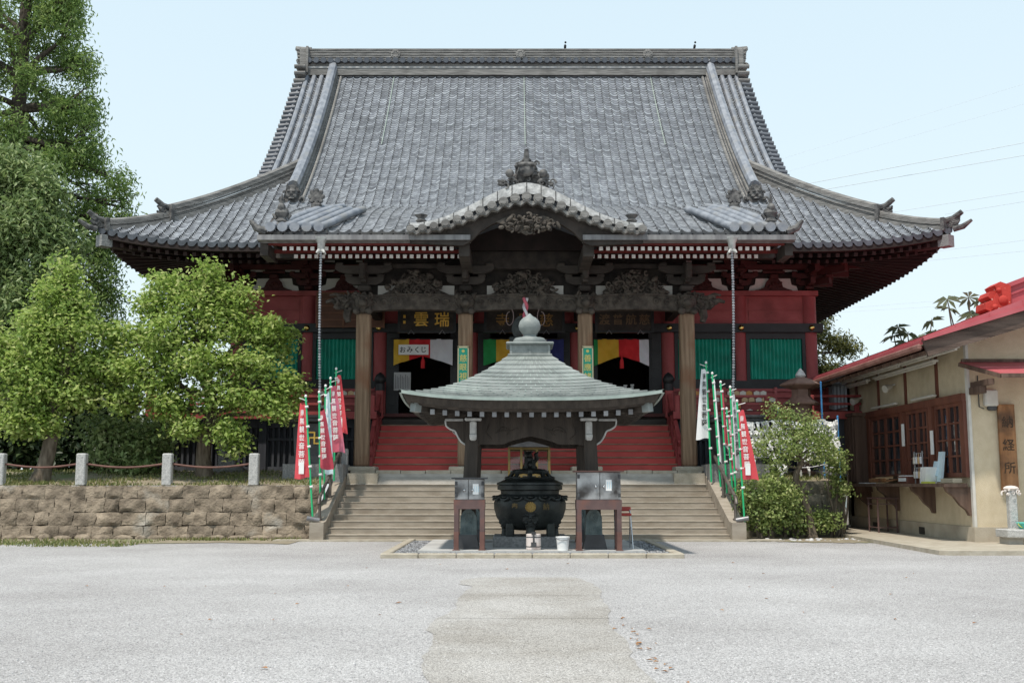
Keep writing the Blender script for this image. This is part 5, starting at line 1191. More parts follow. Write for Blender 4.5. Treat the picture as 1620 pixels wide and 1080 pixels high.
for s in (-1, 1):
    mb = MB(); mb.tube([(2.1+s*.17, 25.42, 1.0), (2.1+s*.18, 25.3, .84), (2.1+s*.2, 25.02, .1)], .018, 7); mb.build('leg', 'chrome', t, smooth=60); mb = MB(); mb.tube([(2.1+s*.15, 25.1, .84), (2.1+s*.17, 25.42, .1)], .018, 7); mb.build('leg', 'chrome', t, smooth=60)
DB = mat('dull_brass', (.16, .115, .04), (.22, .16, .06), 6, .5, metal=.3)
t = thing('glass_lantern', 'brass framed glass lantern case standing on the forecourt behind the burner', 'lantern', (.17, 34.3, 1.75)); x0, x1, y0, y1 = -.52, .72, 33.95, 34.9
for x in (x0, -.14, .34, x1):
    for y in (y0, y1):
        mb = MB(); mb.box(x-.035, x+.035, y-.035, y+.035, 1.7, 2.68); mb.build('post', DB, t)
for z in (1.8, 2.6):
    mb = MB(); mb.box(x0, x1, y0-.03, y0+.03, z, z+.07); mb.box(x0, x1, y1-.03, y1+.03, z, z+.07); mb.box(x0-.03, x0+.03, y0, y1, z, z+.07); mb.box(x1-.03, x1+.03, y0, y1, z, z+.07); mb.build('rail_frame', DB, t)
MB().box(x0+.02, x1-.02, y0+.02, y1-.02, 1.7, 1.78).build('floor_plate', DB, t); MB().box(x0+.04, x1-.04, y0-.005, y0+.005, 1.87, 2.6).build('pane', 'clear', t)
mb = MB(); mb.prism([(x0-.2, 2.68), (x1+.2, 2.68), (x1-.1, 2.95), (x0+.1, 2.95)], y0-.2, y1+.2); mb.build('roof', 'dgrey', t)

# ------------------------------------------------------------------ the wooden office on the right
O = thing('temple_office', 'cream plastered single storey office with red sheet roof and wooden lattice windows', 'building', (11.25, 27.9, 0))
WX, Y0, Y1, OP = 11.25, 27.9, 38.0, .1
struct(MB().prism([(9.35, 36.6), (8.95, 24.4), (9.1, 24.25), (24, 24.25), (24, 39.5), (9.6, 39.5)], -.02, .10, 'z').build('office_pad', 'kerb'))
mb = MB(); mb.box(WX, WX+.3, Y0+.3, Y1, .45, 5.45); mb.prism([(WX, .45), (20.5, .45), (20.5, 8.7), (WX, 5.4)], Y0, Y0+.3); mb.box(WX, 20, Y1-.3, Y1, .45, 5.3); ow = mb.build('wall', 'stucco', O)
mb = MB(); mb.box(WX-.05, WX+.3, Y0-.05, Y1, .05, .47); mb.box(WX+.301, 20.5, Y0-.05, Y0+.28, .05, .47); pl = mb.build('foundation', 'plinth', O)
for y in (31.2, 35.2): MB().box(WX-.06, WX-.03, y, y+.42, .14, .34).build('vent', 'black', pl)
mb = MB(); mb.box(WX-.03, WX+.04, Y0-.03, Y0+.1, .47, 5.5); mb.build('corner_trim', 'tube', O)
for y in (29.9, 32.3, 34.7, 36.9): MB().box(WX-.03, WX+.02, y-.09, y+.09, 3.85, 5.5).build('wall_stud', 'joinery', O)
# window band with three lattice bays: lintel, sill, posts, muntins and dark glass
WIN = ((28.25, 30.0), (30.5, 32.2), (32.7, 35.4))
MB().box(WX-.14, WX+.05, 28.0, 35.75, 3.66, 3.86).build('window_lintel', 'joinery', O)
for y in (28.12, 30.25, 32.45, 35.55): MB().box(WX-.12, WX+.02, y-.13, y+.13, 1.72, 3.66).build('window_post', 'joinery', O)
for a, b_ in WIN:
    mb = MB(); mb.box(WX-.02, WX+.08, a, b_, 1.72, 3.66); g = mb.build('window', 'glass', O)
    mb = MB(); mb.box(WX-.09, WX-.021, a, b_, 1.72, 1.84); mb.box(WX-.09, WX-.021, a, b_, 3.56, 3.66); mb.box(WX-.09, WX-.021, a, a+.1, 1.84, 3.56); mb.box(WX-.09, WX-.021, b_-.1, b_, 1.84, 3.56)
    m_ = (a+b_)/2; mb.box(WX-.085, WX-.021, m_-.06, m_+.06, 1.84, 3.56); n = 3 if b_-a < 3 else 4
    for h in ((a, m_), (m_, b_)):
        for k in range(1, n-1+(1 if n > 3 else 0)): y = h[0]+(h[1]-h[0])*k/(n-1+(1 if n > 3 else 0)); mb.box(WX-.07, WX-.021, y-.025, y+.025, 1.84, 3.56)
    for k in range(1, 4): z = 1.84+1.72*k/4; mb.box(WX-.068, WX-.021, a+.1, b_-.1, z-.025, z+.025)
    mb.build('lattice', 'joinery', g)
for y, z in ((32.3, 2.65), (30.1, 2.35)): MB().box(WX-.16, WX-.135, y-.09, y+.09, z, z+.65).build('paper_strip', 'paper', O)
ct = MB().box(WX-.72, WX-.12, 27.95, 37.0, 1.47, 1.56).build('counter', 'brownwood', O)
for y in (28.1, 30.5, 33.3, 35.9):
    mb = MB(); mb.prism([(WX-.66, 1.47), (WX, 1.47), (WX, .75), (WX-.07, .75), (WX-.13, .88), (WX-.3, 1.02), (WX-.44, 1.22), (WX-.62, 1.36)], y-.08, y+.08); mb.build('counter_bracket', 'brownwood', ct)
mb = MB(); mb.box(WX-.5, WX, 35.75, 37.3, 1.57, 3.75); mb.box(WX-.58, WX+.05, 35.65, 37.4, 3.75, 3.85); mb.box(WX-.55, WX+.02, 35.68, 37.35, 1.3, 1.465)
for k in range(9): mb.box(WX-.53, WX-.5, 35.85+k*.16, 35.9+k*.16, 1.6, 3.72)
for k in range(2): mb.box(WX-.5+k*.42, WX-.42+k*.42, 35.72, 35.75, 1.6, 3.72)
mb.build('shutter_box', 'brownwood', O)
# roof: left slope with hipped far end, front rake, ridge with red end ornament
EX, ZE_, PT = 9.7, 5.02, .37
def rf(x): return ZE_+PT*(x-EX)
YF, YE, XE = 26.75, 39.8, 20.5
mb = MB(); A = [(EX, YF, ZE_), (XE, YF, rf(XE)), (XE, YE, rf(XE)), (EX, YE, ZE_)]
mb.add([(x, y, z+.06) for x, y, z in A]+[(x, y, z-.06) for x, y, z in A], [(0, 1, 2, 3), (7, 6, 5, 4), (0, 4, 5, 1), (1, 5, 6, 2), (2, 6, 7, 3), (3, 7, 4, 0)])
orf = mb.build('roof', 'redroof', O)
mb = MB()
for k in range(9): x = EX+.1+k*.9; mb.bar((x, YF+.05, rf(x)+.065), (x, YE-.05, rf(x)+.065), .04, .03)
for k in range(13): y = YF+.3+k*1.0; mb.bar((EX+.05, y, rf(EX+.05)+.06), (XE-.05, y, rf(XE-.05)+.06), .03, .03)
mb.build('roof_seam', 'redroof', orf)
mb = MB(); mb.bar((EX-.05, YF, ZE_-.12), (EX-.05, YE, ZE_-.12), .12, .16, bev=.04); mb.build('eave_gutter', 'eavebrown', O)
mb = MB(); mb.tube([(EX, YE-.1, ZE_-.2), (EX+.1, YE-.1, ZE_-.5), (WX-.15, 38.2, 4.0)], .055, 7); mb.tube([(EX-.03, YE-.1, ZE_-.1), (EX-.03, YE-.1, ZE_-.45)], .1, 8); mb.build('downpipe', 'eavebrown', O, smooth=60)
PB = .30
mb = MB(); mb.bar((EX+.05, YF-.02, ZE_-.14), (XE, YF-.02, ZE_-.14+PB*(XE-EX)), .09, .46); mb.build('rake_board', 'rake', O)
mb = MB(); mb.prism([(EX-.02, ZE_+.05), (XE, ZE_+.05+PB*(XE-EX)), (XE, rf(XE)+.09), (EX-.02, ZE_+.12)], YF-.1, YF+.04)
for k in range(12): x = EX+.8+k*.85; mb.box(x, x+.02, YF-.115, YF-.1, ZE_+.05+PB*(x-EX), rf(x)+.09)
mb.bar((EX-.02, YF-.12, ZE_+.06), (XE, YF-.12, ZE_+.06+PB*(XE-EX)), .1, .09); mb.build('rake_flashing', 'redroof', O)
mb = MB(); mb.add([(EX+.1, YF, ZE_-.2), (WX+.2, YF, rf(WX)-.22), (WX+.2, YE, rf(WX)-.22), (EX+.1, YE, ZE_-.2)], [(0, 1, 2, 3)])
for k in range(16): y = YF+.4+k*.72; mb.bar((EX+.12, y, ZE_-.25), (WX, y, rf(WX)-.33), .1, .1)
mb.build('eave_underside', 'brownwood', O)
YR = 28.3; mb = MB()
for w_, a, b_ in ((.44, .0, .34), (.52, .34, .40), (.40, .40, .56), (.6, .56, .68)):
    mb.prism([(12.3, rf(12.3)+a), (XE, rf(XE)+a*1.1), (XE, rf(XE)+b_*1.1), (12.3, rf(12.3)+b_)], YR-w_/2, YR+w_/2)
mb.build('roof_ridge', 'redroof', orf)
mb = MB(); ox, oz = 12.2, rf(12.2)-.02
mb.prism([(ox+a, oz+b_) for a, b_ in ((.32, -.1), (.34, .74), (.08, .84), (-.08, .74), (-.02, .62), (-.2, .58), (-.27, .45), (-.17, .36), (-.33, .28), (-.35, .12), (-.23, .06), (-.40, -.02), (-.42, -.16))], YR-.32, YR+.3)
mb.prism([(ox+a, oz+b_) for a, b_ in ((.28, .02), (.28, .62), (.06, .7), (-.1, .46), (-.2, .1))], YR-.37, YR-.32)
for a, b_, r in ((.1, .34, .13), (-.12, .16, .08), (.0, .6, .07)): mb.ball((ox+a, YR-.37, oz+b_), (r, .07, r), 9, 6)
mb.build('ridge_ornament', 'redpaint', orf, smooth=40)
# awning, meter box, lamps
mb = MB(); AV = [(11.05, 27.85, 4.62), (11.5, 26.55, 4.2), (20, 26.55, 4.2), (20, 27.85, 4.62)]
mb.add([(x, y, z+.03) for x, y, z in AV]+[(x, y, z-.05) for x, y, z in AV], [(0, 1, 2, 3), (7, 6, 5, 4), (0, 4, 5, 1), (1, 5, 6, 2)]); mb.bar((11.27, 27.2, 4.44), (20, 27.2, 4.44), .03, .03); aw = mb.build('awning', 'redroof', O)
mb = MB(); mb.bar((11.5, 26.53, 4.17), (20, 26.53, 4.17), .05, .1); mb.bar((11.03, 27.85, 4.58), (11.5, 26.53, 4.16), .05, .1); mb.box(11.3, 11.45, 26.8, 27.85, 3.98, 4.12); mb.box(11.25, 11.42, 27.2, 27.85, 3.8, 3.98); mb.box(11.1, 20, 27.8, 27.9, 4.64, 4.72); mb.build('awning_frame', 'brownwood', aw)
mb = MB(); mb.cbox((11.78, 27.82, 3.72), (.34, .16, .42), bev=.03); mb.build('meter_box', 'tube', O); mb = MB(); mb.cbox((11.8, 27.82, 3.46), (.22, .14, .12), bev=.03); mb.tube([(11.5, 27.88, 4.3), (11.5, 27.87, 3.5), (11.62, 27.86, 3.45)], .015, 5); mb.build('meter_base', 'dgrey', O)
for a, b_, z in ((31.3, 36.9, 5.15), (27.2, 31.2, 5.15), (29.0, 34.0, 5.0), (34.6, 36.8, 5.0)):
    mb = MB(); x = 10.9 if z < 5.1 else 10.75; mb.bar((x, a, z-.18), (x, b_, z-.18), .16, .07, bev=.02); mb.tube([(x, a+.1, z-.24), (x, b_-.1, z-.24)], .035, 7)
    for y in (a+.4, b_-.4): mb.box(x-.02, x+.02, y-.02, y+.02, z-.16, z+.1)
    mb.build('tube_lamp', 'tube', O)
for a, b_ in ((29.6, 31.3), (32.6, 34.8)): mb = MB(); mb.bar((WX-.2, a, 3.93), (WX-.2, b_, 3.93), .12, .06, bev=.02); mb.build('tube_lamp', 'tube', O)
for y, z, m in ((33.2, 4.5, 'tube'), (36.4, 4.35, 'tube')):
    mb = MB(); mb.tube([(WX, y, z+.05), (WX-.15, y, z+.02)], .03, 6); mb.tube([(WX-.12, y, z), (WX-.2, y-.05, z-.04), (WX-.36, y-.12, z-.1)], [.06, .1, .12], 10); mb.build('spotlight', m, O, smooth=50)
t = thing('wooden_signboard', 'tall orange brown signboard with three faded characters on the office front wall', 'sign', (12.15, 27.85, 1.4)); mb = MB(); mb.cbox((12.15, 27.83, 2.46), (.42, .1, 2.2), bev=.015); mb.build('board', 'board', t)
mb = MB(); column_text(mb, '納経所', (12.15, 27.776, 3.4), (1, 0, 0), (0, 0, 1), .31, .58); mb.build('lettering', mat('faded_ink', (.045, .028, .018), (.08, .045, .025), 9), t)
t = thing('stone_post', 'small square stone post draped with a towel beside the office step', 'post', (11.95, 27.35, .1)); MB().cbox((11.95, 27.35, .75), (.2, .2, 1.3), bev=.02).build('shaft', 'granite', t)
mb = MB(); mb.ball((11.95, 27.35, 1.44), (.19, .17, .07), 10, 6); lumps(mb, (11.78, 12.12, 27.18, 27.4, 1.28, 1.45), 16, .06, 4); mb.build('towel', 'towel', t, smooth=60)
t = thing('stone_bench', 'low stone slab step in front of the office wall', 'step', (12.6, 27.0, .1)); MB().cbox((12.6, 27.0, .36), (2.2, .7, .2), bev=.02).build('slab', 'granite', t)
for x in (11.75, 13.4): MB().cbox((x, 27.05, .18), (.35, .5, .16)).build('block', 'concrete', t)
t = thing('plastic_basin', 'teal plastic basin on the stone slab by the office', 'basin', (12.1, 26.95, .46)); mb = MB(); mb.lathe([(.16, .465), (.23, .6), (.25, .61), (.235, .62), (.16, .49), (.02, .485)], (12.1, 26.95, 0), 22); mb.build('bowl', 'teal', t, smooth=45)
mb = MB(); mb.tube([(12.1+.25*math.cos(a), 26.95-.1, .6-.12*math.sin(a)) for a in [k*PI/8 for k in range(9)]], .012, 5); mb.build('cloth', mat('yellow_cord', (.6, .6, .12)), t)
# things on the counter and the stool below it
t = thing('steel_stool', 'tall thin-legged steel stool under the far end of the office counter', 'stool', (10.85, 33.6, .1)); mb = MB(); mb.cbox((10.85, 33.6, 1.12), (.66, .95, .05), bev=.01); mb.build('seat', 'rust', t)
for x in (10.56, 11.12):
    for y in (33.18, 34.02): mb = MB(); mb.tube([(x, y, .1), (x, y, 1.1)], .028, 6); mb.build('leg', 'rust', t)
mb = MB()
for z in (.25, .95): mb.bar((10.56, 33.18, z), (10.56, 34.02, z), .03, .03); mb.bar((11.12, 33.18, z), (11.12, 34.02, z), .03, .03); mb.bar((10.56, 33.18, z), (11.12, 33.18, z), .03, .03)
mb.build('stretcher', 'rust', t)
t = thing('charm_tray', 'shallow orange wooden tray of small charms on the office counter', 'tray', (10.85, 33.4, 1.56)); mb = MB(); mt = Matrix.Rotation(-.18, 3, 'Y')
mb.cbox((10.85, 33.3, 1.66), (.5, 1.5, .04), mt); mb.cbox((10.62, 33.3, 1.66), (.03, 1.5, .1)); mb.cbox((11.08, 33.3, 1.74), (.03, 1.5, .1)); mb.build('tray', 'board', t); mb = MB()
for k in range(12): mb.cbox((10.75+.17*(k % 2), 32.85+.12*k, 1.70+.03*(k % 2)), (.1, .08, .04))
mb.build('charm', 'ema', t)
mb = MB(); mb.cbox((10.95, 31.6, 1.66), (.35, .8, .2), bev=.01); mb.m = 1; mb.cbox((10.95, 31.6, 1.775), (.3, .75, .03)); mb.box(10.765, 10.773, 31.3, 31.9, 1.62, 1.72); tag(mb.build('card_box', ['joinery', 'paper'], org=(10.95, 31.6, 1.56)), 'red brown box of white cards beside the charm rack', 'box')
t = thing('amulet_rack', 'small stand hung with pale amulets on the office counter', 'rack', (10.9, 31.2, 1.56)); mb = MB()
for y in (30.45, 31.05): mb.tube([(10.95, y, 1.56), (10.95, y, 2.45)], .02, 5)
for z in (2.4, 2.0): mb.tube([(10.95, 30.4, z), (10.95, 31.1, z)], .016, 5)
mb.build('frame', 'zinc', t)
for z in (2.28, 1.88):
    for k in range(4): y = 30.5+k*.17; mb = MB(); mb.cbox((10.92, y, z-.08), (.04, .11, .2), bev=.015); mb.tube([(10.92, y, z), (10.93, y, z+.12)], .008, 4); mb.build('amulet', ('cwhite', 'ema', 'cwhite', 'emaw')[k], t)
t = thing('leaflet_holder', 'stack of white and blue leaflets standing on the office counter', 'leaflets', (10.85, 30.0, 1.56)); mb = MB()
for k in range(4): mb.cbox((10.8, 29.85-.12*k, 1.78), (.3, .05, .44), Matrix.Rotation(.25, 3, 'X'))
mb.build('leaflet', 'paper', t); mb = MB(); mb.cbox((11.0, 29.3, 2.0), (.06, .32, .8), Matrix.Rotation(.12, 3, 'Y')); mb.cbox((10.96, 29.55, 1.95), (.05, .3, .4), Matrix.Rotation(.2, 3, 'Y')); mb.build('blue_leaflet', 'flagblue', t); mb = MB(); mb.cbox((10.7, 29.45, 1.585), (.2, .5, .05)); mb.build('yellow_pad', mat('yellow_green_pad', (.6, .62, .1)), t)
tag(MB().cbox((10.98, 28.6, 1.63), (.25, .8, .12), bev=.01).build('cardboard_box', mat('pale_card', (.5, .42, .3), (.56, .48, .36), 5), org=(10.98, 28.6, 1.56)), 'flat pale cardboard box on the near end of the counter', 'box')
tag(MB().cbox((10.8, 34.8, 1.575), (.35, .6, .03)).build('paper_sheet', 'paper', org=(10.8, 34.8, 1.56)), 'white paper sheet lying at the far end of the counter', 'paper')
t = thing('vending_cooler', 'white box with dark base standing at the rear corner of the office', 'box', (10.05, 35.4, 0)); mb = MB(); mb.cbox((10.07, 35.4, .75), (.42, .5, 1.0), bev=.03); mb.build('body', 'bucket', t); MB().cbox((10.07, 35.4, .13), (.38, .46, .24)).build('base', 'black', t); mb = MB(); mb.cbox((10.07, 35.14, .95), (.3, .03, .3)); mb.build('door', 'flagblue', t)
# grey shed and white cistern beyond
t = thing('storage_shed', 'grey corrugated shed standing behind the office and the veranda end', 'shed', (14.5, 46, 1.95)); mb = MB(); mb.box(12.8, 19, 45, 49, 1.9, 5.6)
for k in range(40): mb.box(12.85+k*.15, 12.92+k*.15, 44.96, 45, 1.95, 5.55)
mb.build('wall', 'corr', t); mb = MB(); mb.box(12.4, 19.5, 44.5, 49.5, 5.6, 5.8); mb.prism([(12.4, 5.8), (19.5, 5.8), (16, 6.5)], 44.5, 49.5); mb.build('roof', 'dgrey', t); MB().box(12.9, 13.9, 44.9, 44.97, 1.95, 4.3).build('door', 'tube', t)
t = thing('white_cistern', 'white square tank beside the veranda end behind the paper strings', 'tank', (11.3, 40.8, 1.95)); mb = MB(); mb.cbox((11.5, 40.9, 3.0), (1.4, 1.0, 2.0), bev=.05); mb.build('body', 'bucket', t); MB().cbox((11.5, 40.9, 4.05), (1.5, 1.1, .1), bev=.03).build('lid', 'bucket', t)

# ------------------------------------------------------------------ brown lantern, strings of paper fortunes
t = thing('temple_lantern', 'brown round lantern with flared roof and finial behind the paper fortunes', 'lantern', (8.72, 34.5, 1.8)); c = (8.72, 34.5, 0)
mb = MB(); mb.lathe([(.36, 1.7), (.36, 1.9), (.2, 2.0), (.17, 3.0), (.2, 3.2), (.34, 3.3)], c, 16); mb.build('stem', 'ceram', t, smooth=45); mb = MB(); mb.lathe([(.33, 3.3), (.33, 4.0), (.35, 4.03)], c, 20); mb.build('lamp_body', 'ceram', t, smooth=40)
mb = MB(); mb.lathe([(.30, 4.0), (.58, 4.02), (.60, 4.07), (.36, 4.22), (.30, 4.3), (.3, 4.5), (.66, 4.62), (.68, 4.66), (.34, 4.83), (.14, 4.9)], c, 6); mb.build('lamp_roof', 'ceram', t); mb = MB(); mb.lathe([(.12, 4.88), (.17, 4.95), (.12, 5.05), (.02, 5.18)], c, 12); mb.build('finial', 'whitemetal', t, smooth=50)
for i, (x, zt) in enumerate(((6.1, 3.6), (7.78, 3.85), (9.12, 4.65), (9.6, 3.6))):
    mb = MB(); mb.tube([(x, 33.6, 1.5 if i < 3 else 0), (x-.02, 33.6, zt)], .028, 6); mb.ball((x-.02, 33.6, zt), .035, 6, 5); tag(mb.build('blue_pole', 'blue', org=(x, 33.6, 1.5)), ('short blue pole at the left end of the paper strings', 'blue pole rising behind the small right tree', 'tall blue pole between the tree and the office', 'blue pole beside the office shutter box')[i], 'pole')
rn = random.Random(21); fp = []
for k in range(3):
    mb = MB(); g = random.Random(k); w_ = .042
    mb.add([(-w_, 0, .02), (w_, 0, .02), (w_*.6+.02, -.03, -.09), (-w_*.8+.02, -.04, -.1), (w_*.9+.05*(k-1), -.01, -.21), (-w_*.4+.05*(k-1), -.02, -.23)], [(0, 1, 2, 3), (3, 2, 4, 5)]); mb.add([(-w_*.6, .02, .03), (w_*.9, .02, .02), (w_*1.3+.02, .03, -.15), (-w_*.2+.02, .03, -.17)], [(0, 1, 2, 3)]); mb.ball((0, 0, 0), (.03, .025, .022), 6, 4)
    fp.append(mb.build('paper_fortune', 'paper', org=(0, 0, 0)))
used = set()
for r, z in enumerate((3.50, 3.24, 2.98, 2.7, 2.44, 2.14)):
    xs = (6.1, 7.78, 9.12, 9.58); mb = MB(); P_ = []
    for a, b_ in zip(xs, xs[1:]): P_ += [(a+(b_-a)*q/8, 33.6-.02, z-.10*math.sin(PI*q/8)) for q in range(8)]
    P_.append((9.58, 33.58, z)); mb.tube(P_, .012, 4); tag(mb.build('fortune_string', 'cwhite', org=(6.1, 33.58, z)), ('topmost', 'second', 'third', 'fourth', 'fifth', 'lowest')[r]+' of six white strings tied between the blue poles', 'string', 'strings between the blue poles')
    x = 6.15
    while x < 9.55:
        dens = (.97, .95, .85, .62, .30, .3)[r]*(1 if x < 7.9 or x > 8.8 else .95)
        if r > 2 and x > 9.2: dens *= .5
        if rn.random() < dens:
            k = rn.randrange(3); o = fp[k] if k not in used else fp[k].copy()
            if k in used: C.objects.link(o)
            used.add(k); q = (x-6.1)/4.2; zz = np.interp(x, [p[0] for p in P_], [p[2] for p in P_])
            o.location = (x*K, 33.56*K, zz*K); o.rotation_euler = (0, rn.uniform(-.35, .35), rn.uniform(-.8, .8)); s = rn.uniform(1.0, 1.5); o.scale = (s, s, s)
            tag(o, 'white paper fortune knotted on a string behind the right tree', 'paper', 'knotted paper fortunes')
        x += rn.uniform(.062, .095)

# ------------------------------------------------------------------ banners on green poles by the steps
def banner(label, bx, by, bz, tx, tz, m, x0, x1, z0, z1, chars, tm, side=1, lean=0, fold=.1, seed=0, tcol=.4, rot=0.0):
    """pole from (bx,by,bz) up to (tx,by,tz); cloth between x0..x1 at the foot narrowing to the pole at the top"""
    t = thing('banner', label, 'banner', (bx, by, bz)); mb = MB(); mb.tube([(bx, by, bz), (tx, by, tz)], .028, 7); mb.m = 1; mb.ball((tx, by, tz+.03), (.04, .04, .05), 7, 5)
    for k in range(5): q = .28+.16*k; mb.tube([(bx+(tx-bx)*q-.03, by-.02, bz+(tz-bz)*q), (bx+(tx-bx)*q+.06, by-.02, bz+(tz-bz)*q+.02)], .035, 6)
    mb.build('pole', ['polegreen', 'white'], t, smooth=60)
    mb = MB(); mb.tube([(tx-.04*side, by, tz-.1), (tx+side*.4*abs(x1-x0)+.05*side, by-.03, tz-.02)], .012, 5); mb.build('cross_stick', 'white', t)
    px = lambda z: bx+(tx-bx)*(z-bz)/(tz-bz); n, mm = 8, 18; far = x0 if side < 0 else x1
    def f(i, j):
        v = j/mm; z = z1+(z0-z1)*v; a = px(z)+side*.02; wd = (far-px(z0))*(.34+.66*v**.9) ; u = i/n
        return (a+wd*u, by-.03+fold*math.sin(u*5+seed+v*2)*(.35+v)*.6+rot*u, z+.05*u*(1-v)-.04*u*v+.02*math.sin(u*6+seed))
    mb = MB(); mb.grid(f, n, mm); mb.grid(lambda i, j: tuple(Vector(f(i, j))+Vector((0, .012, 0))), n, mm, flip=True); cl = mb.build('cloth', m, t, smooth=70)
    if chars:
        mb = MB(); k = len(chars); sz = (z1-z0)*.80/k
        for i, ch in enumerate(chars):
            v = .06+.80*(i+.5)/k; o = Vector(f(n*tcol, v*mm)); o = Vector(f(int(n*tcol), int(v*mm))); w2 = abs(f(n, int(v*mm))[0]-f(0, int(v*mm))[0])
            q = MB(); q.text(ch, (0, 0, 0), (1, 0, 0), (0, 0, 1), 1, 0); s_ = min(sz*.8, w2*.55)
            mb.add([(o.x+p[0]*s_, o.y-.035-abs(fold)*.25, o.z+p[2]*sz*.85) for p in q.v], q.f)
        v = .9; o = Vector(f(int(n*tcol), int(v*mm)));
        if m in ('flagred',): mb.box(o.x-.07, o.x+.07, o.y-.04-abs(fold)*.25, o.y-.03-abs(fold)*.25, z0+.10, z0+.42)
        mb.build('lettering', tm, cl)
KN = '南無観世音菩薩'
banner('bright red banner with white characters, outermost beside the brown stone wall', -5.9, 30.4, .5, -6.18, 3.94, 'flagred', -6.42, -6.1, 1.72, 3.72, KN, 'paper', -1, seed=1, fold=.05, tcol=.5)
banner('narrow dull red banner between the bright red and pale blue banners', -5.84, 31.2, .9, -5.95, 4.12, 'flagmaroon', -5.8, -5.5, 1.98, 3.6, KN, 'paper', 1, seed=2, fold=.1)
banner('pale blue and white banner hanging narrow between two red banners left of the steps', -5.86, 31.9, 1.1, -5.89, 4.36, 'flagblue', -5.8, -5.62, 1.85, 4.15, KN, 'paper', 1, seed=3, fold=.08)
banner('pink banner with lilac lower corner and white characters beside the left outer pillar', -5.78, 32.5, 1.6, -5.85, 4.64, 'flagpink', -5.8, -5.38, 2.5, 4.4, KN, 'paper', 1, seed=4, fold=.05)
banner('topmost red banner nearest the left outer pillar, partly behind the pink one', -5.80, 33.2, 1.64, -5.8, 5.0, 'flagred', -5.75, -5.42, 3.1, 4.8, KN, 'paper', 1, seed=5, fold=.09)
banner('tall white banner with black characters beside the right outer pillar', 5.60, 33.3, 1.6, 5.52, 5.2, 'flagwhite', 5.18, 5.55, 2.92, 5.0, KN, 'ink', -1, seed=6, fold=.05)
banner('furled white banner clinging to its pole right of the white one', 5.78, 32.8, 1.46, 5.61, 4.82, 'flagwhite', 5.6, 5.82, 2.2, 4.65, '', 'ink', 1, seed=7, fold=.04)
banner('furled orange red banner clinging to the third pole right of the steps', 5.85, 32.2, 1.28, 5.74, 4.5, 'flagmaroon', 5.7, 5.9, 2.7, 4.3, '', 'ink', 1, seed=8, fold=.04)
banner('faded pink banner low between the green poles right of the steps', 5.98, 32.0, 1.1, 5.86, 3.7, 'flagpink', 5.9, 6.1, 2.0, 3.5, KN, 'paper', 1, seed=11, fold=.06)
banner('grey white banner with black characters beside the big red one', 5.97, 31.5, .92, 5.88, 4.29, 'flaggrey', 5.9, 6.2, 2.0, 4.05, KN, 'ink', 1, seed=9, fold=.07)
banner('big red banner with white characters beside the bushes right of the steps', 6.0, 30.6, .51, 5.88, 3.82, 'flagred', 5.95, 6.4, 1.69, 3.55, KN, 'paper', 1, seed=10, fold=.04, tcol=.45)

# ------------------------------------------------------------------ granite posts, stele, power lines, birds
F_ = thing('post_fence', 'row of granite posts joined by a sagging rust brown rail along the wall top', 'fence', (-10.4, 31.75, 1.5)); gp = None
xs = [-15.2, -12.85, -10.37, -7.87]
for x in [-17.7]+xs:
    if gp is None: mb = MB(); mb.cbox((x, 31.75, 1.96), (.27, .27, .92), bev=.025); gp = mb.build('post', 'granite', F_, jit=.004)
    else: cop(gp, F_, (x+17.7, 0, 0))
for a, b_ in zip([-17.7]+xs, xs): mb = MB(); mb.tube([(a+(b_-a)*q/10, 31.75, 2.14-.12*math.sin(PI*q/10)) for q in range(11)], .03, 7); mb.build('rail', 'oxide', F_, smooth=60)
tag(MB().cbox((-5.75, 34.55, 2.1), (.3, .3, 1.1), bev=.03).build('granite_post', 'granite', org=(-5.75, 34.55, 1.55), jit=.004), 'single rough granite post at the head of the steps behind the left handrail', 'post')
t = thing('stone_stele', 'grey stone monument on a boulder base behind the big left tree', 'monument', (-9.62, 35.5, 1.9)); mb = MB(); mb.prism([(-9.9, 2.1), (-9.35, 2.1), (-9.37, 3.05), (-9.5, 3.18), (-9.75, 3.16), (-9.88, 3.05)], 35.35, 35.6); mb.build('slab', 'greystone', t, jit=.006)
mb = MB(); mb.ball((-9.62, 35.45, 1.98), (.62, .4, .2), 12, 7); mb.build('boulder', 'greystone', t, smooth=60, jit=.01); mb = MB(); column_text(mb, '観世音', (-9.62, 35.345, 2.95), (1, 0, 0), (0, 0, 1), .2); mb.build('lettering', 'dgrey', t)
for i, (x0, y0, x1, y1, D, r) in enumerate(((1287, 289, 1620, 226, 75, .018), (1310, 299, 1620, 246, 75, .018), (1430, 333, 1620, 303, 85, .016), (1520, 335, 1620, 319, 85, .016), (1500, 395, 1620, 380, 95, .016), (1480, 411, 1620, 397, 95, .016), (1340, 487, 1560, 470, 110, .014), (1340, 493, 1560, 480, 110, .014), (1300, 232, 1620, 133, 120, .011), (1280, 262, 1620, 165, 120, .011))):
    P_ = []
    for q in range(-2, 14):
        x, y = x0+(x1-x0)*q/8, y0+(y1-y0)*q/8; u = (540-y)/1728; th = math.atan(225/1728); D_ = D-.012*D*q
        s = D_/(math.cos(th)-math.sin(th)*u); P_.append(((x-810)/1728*s-AX, D_, 1.55+s*(math.sin(th)+math.cos(th)*u)))
    mb = MB(); mb.tube(P_, r, 4); tag(mb.build('power_line', 'wire', org=P_[0]), ('highest thick', 'second thick', 'third', 'fourth', 'fifth', 'sixth', 'seventh', 'lowest', 'topmost faint', 'second faint')[i]+' power line crossing the sky right of the temple roof', 'power line', 'power lines in the right sky')
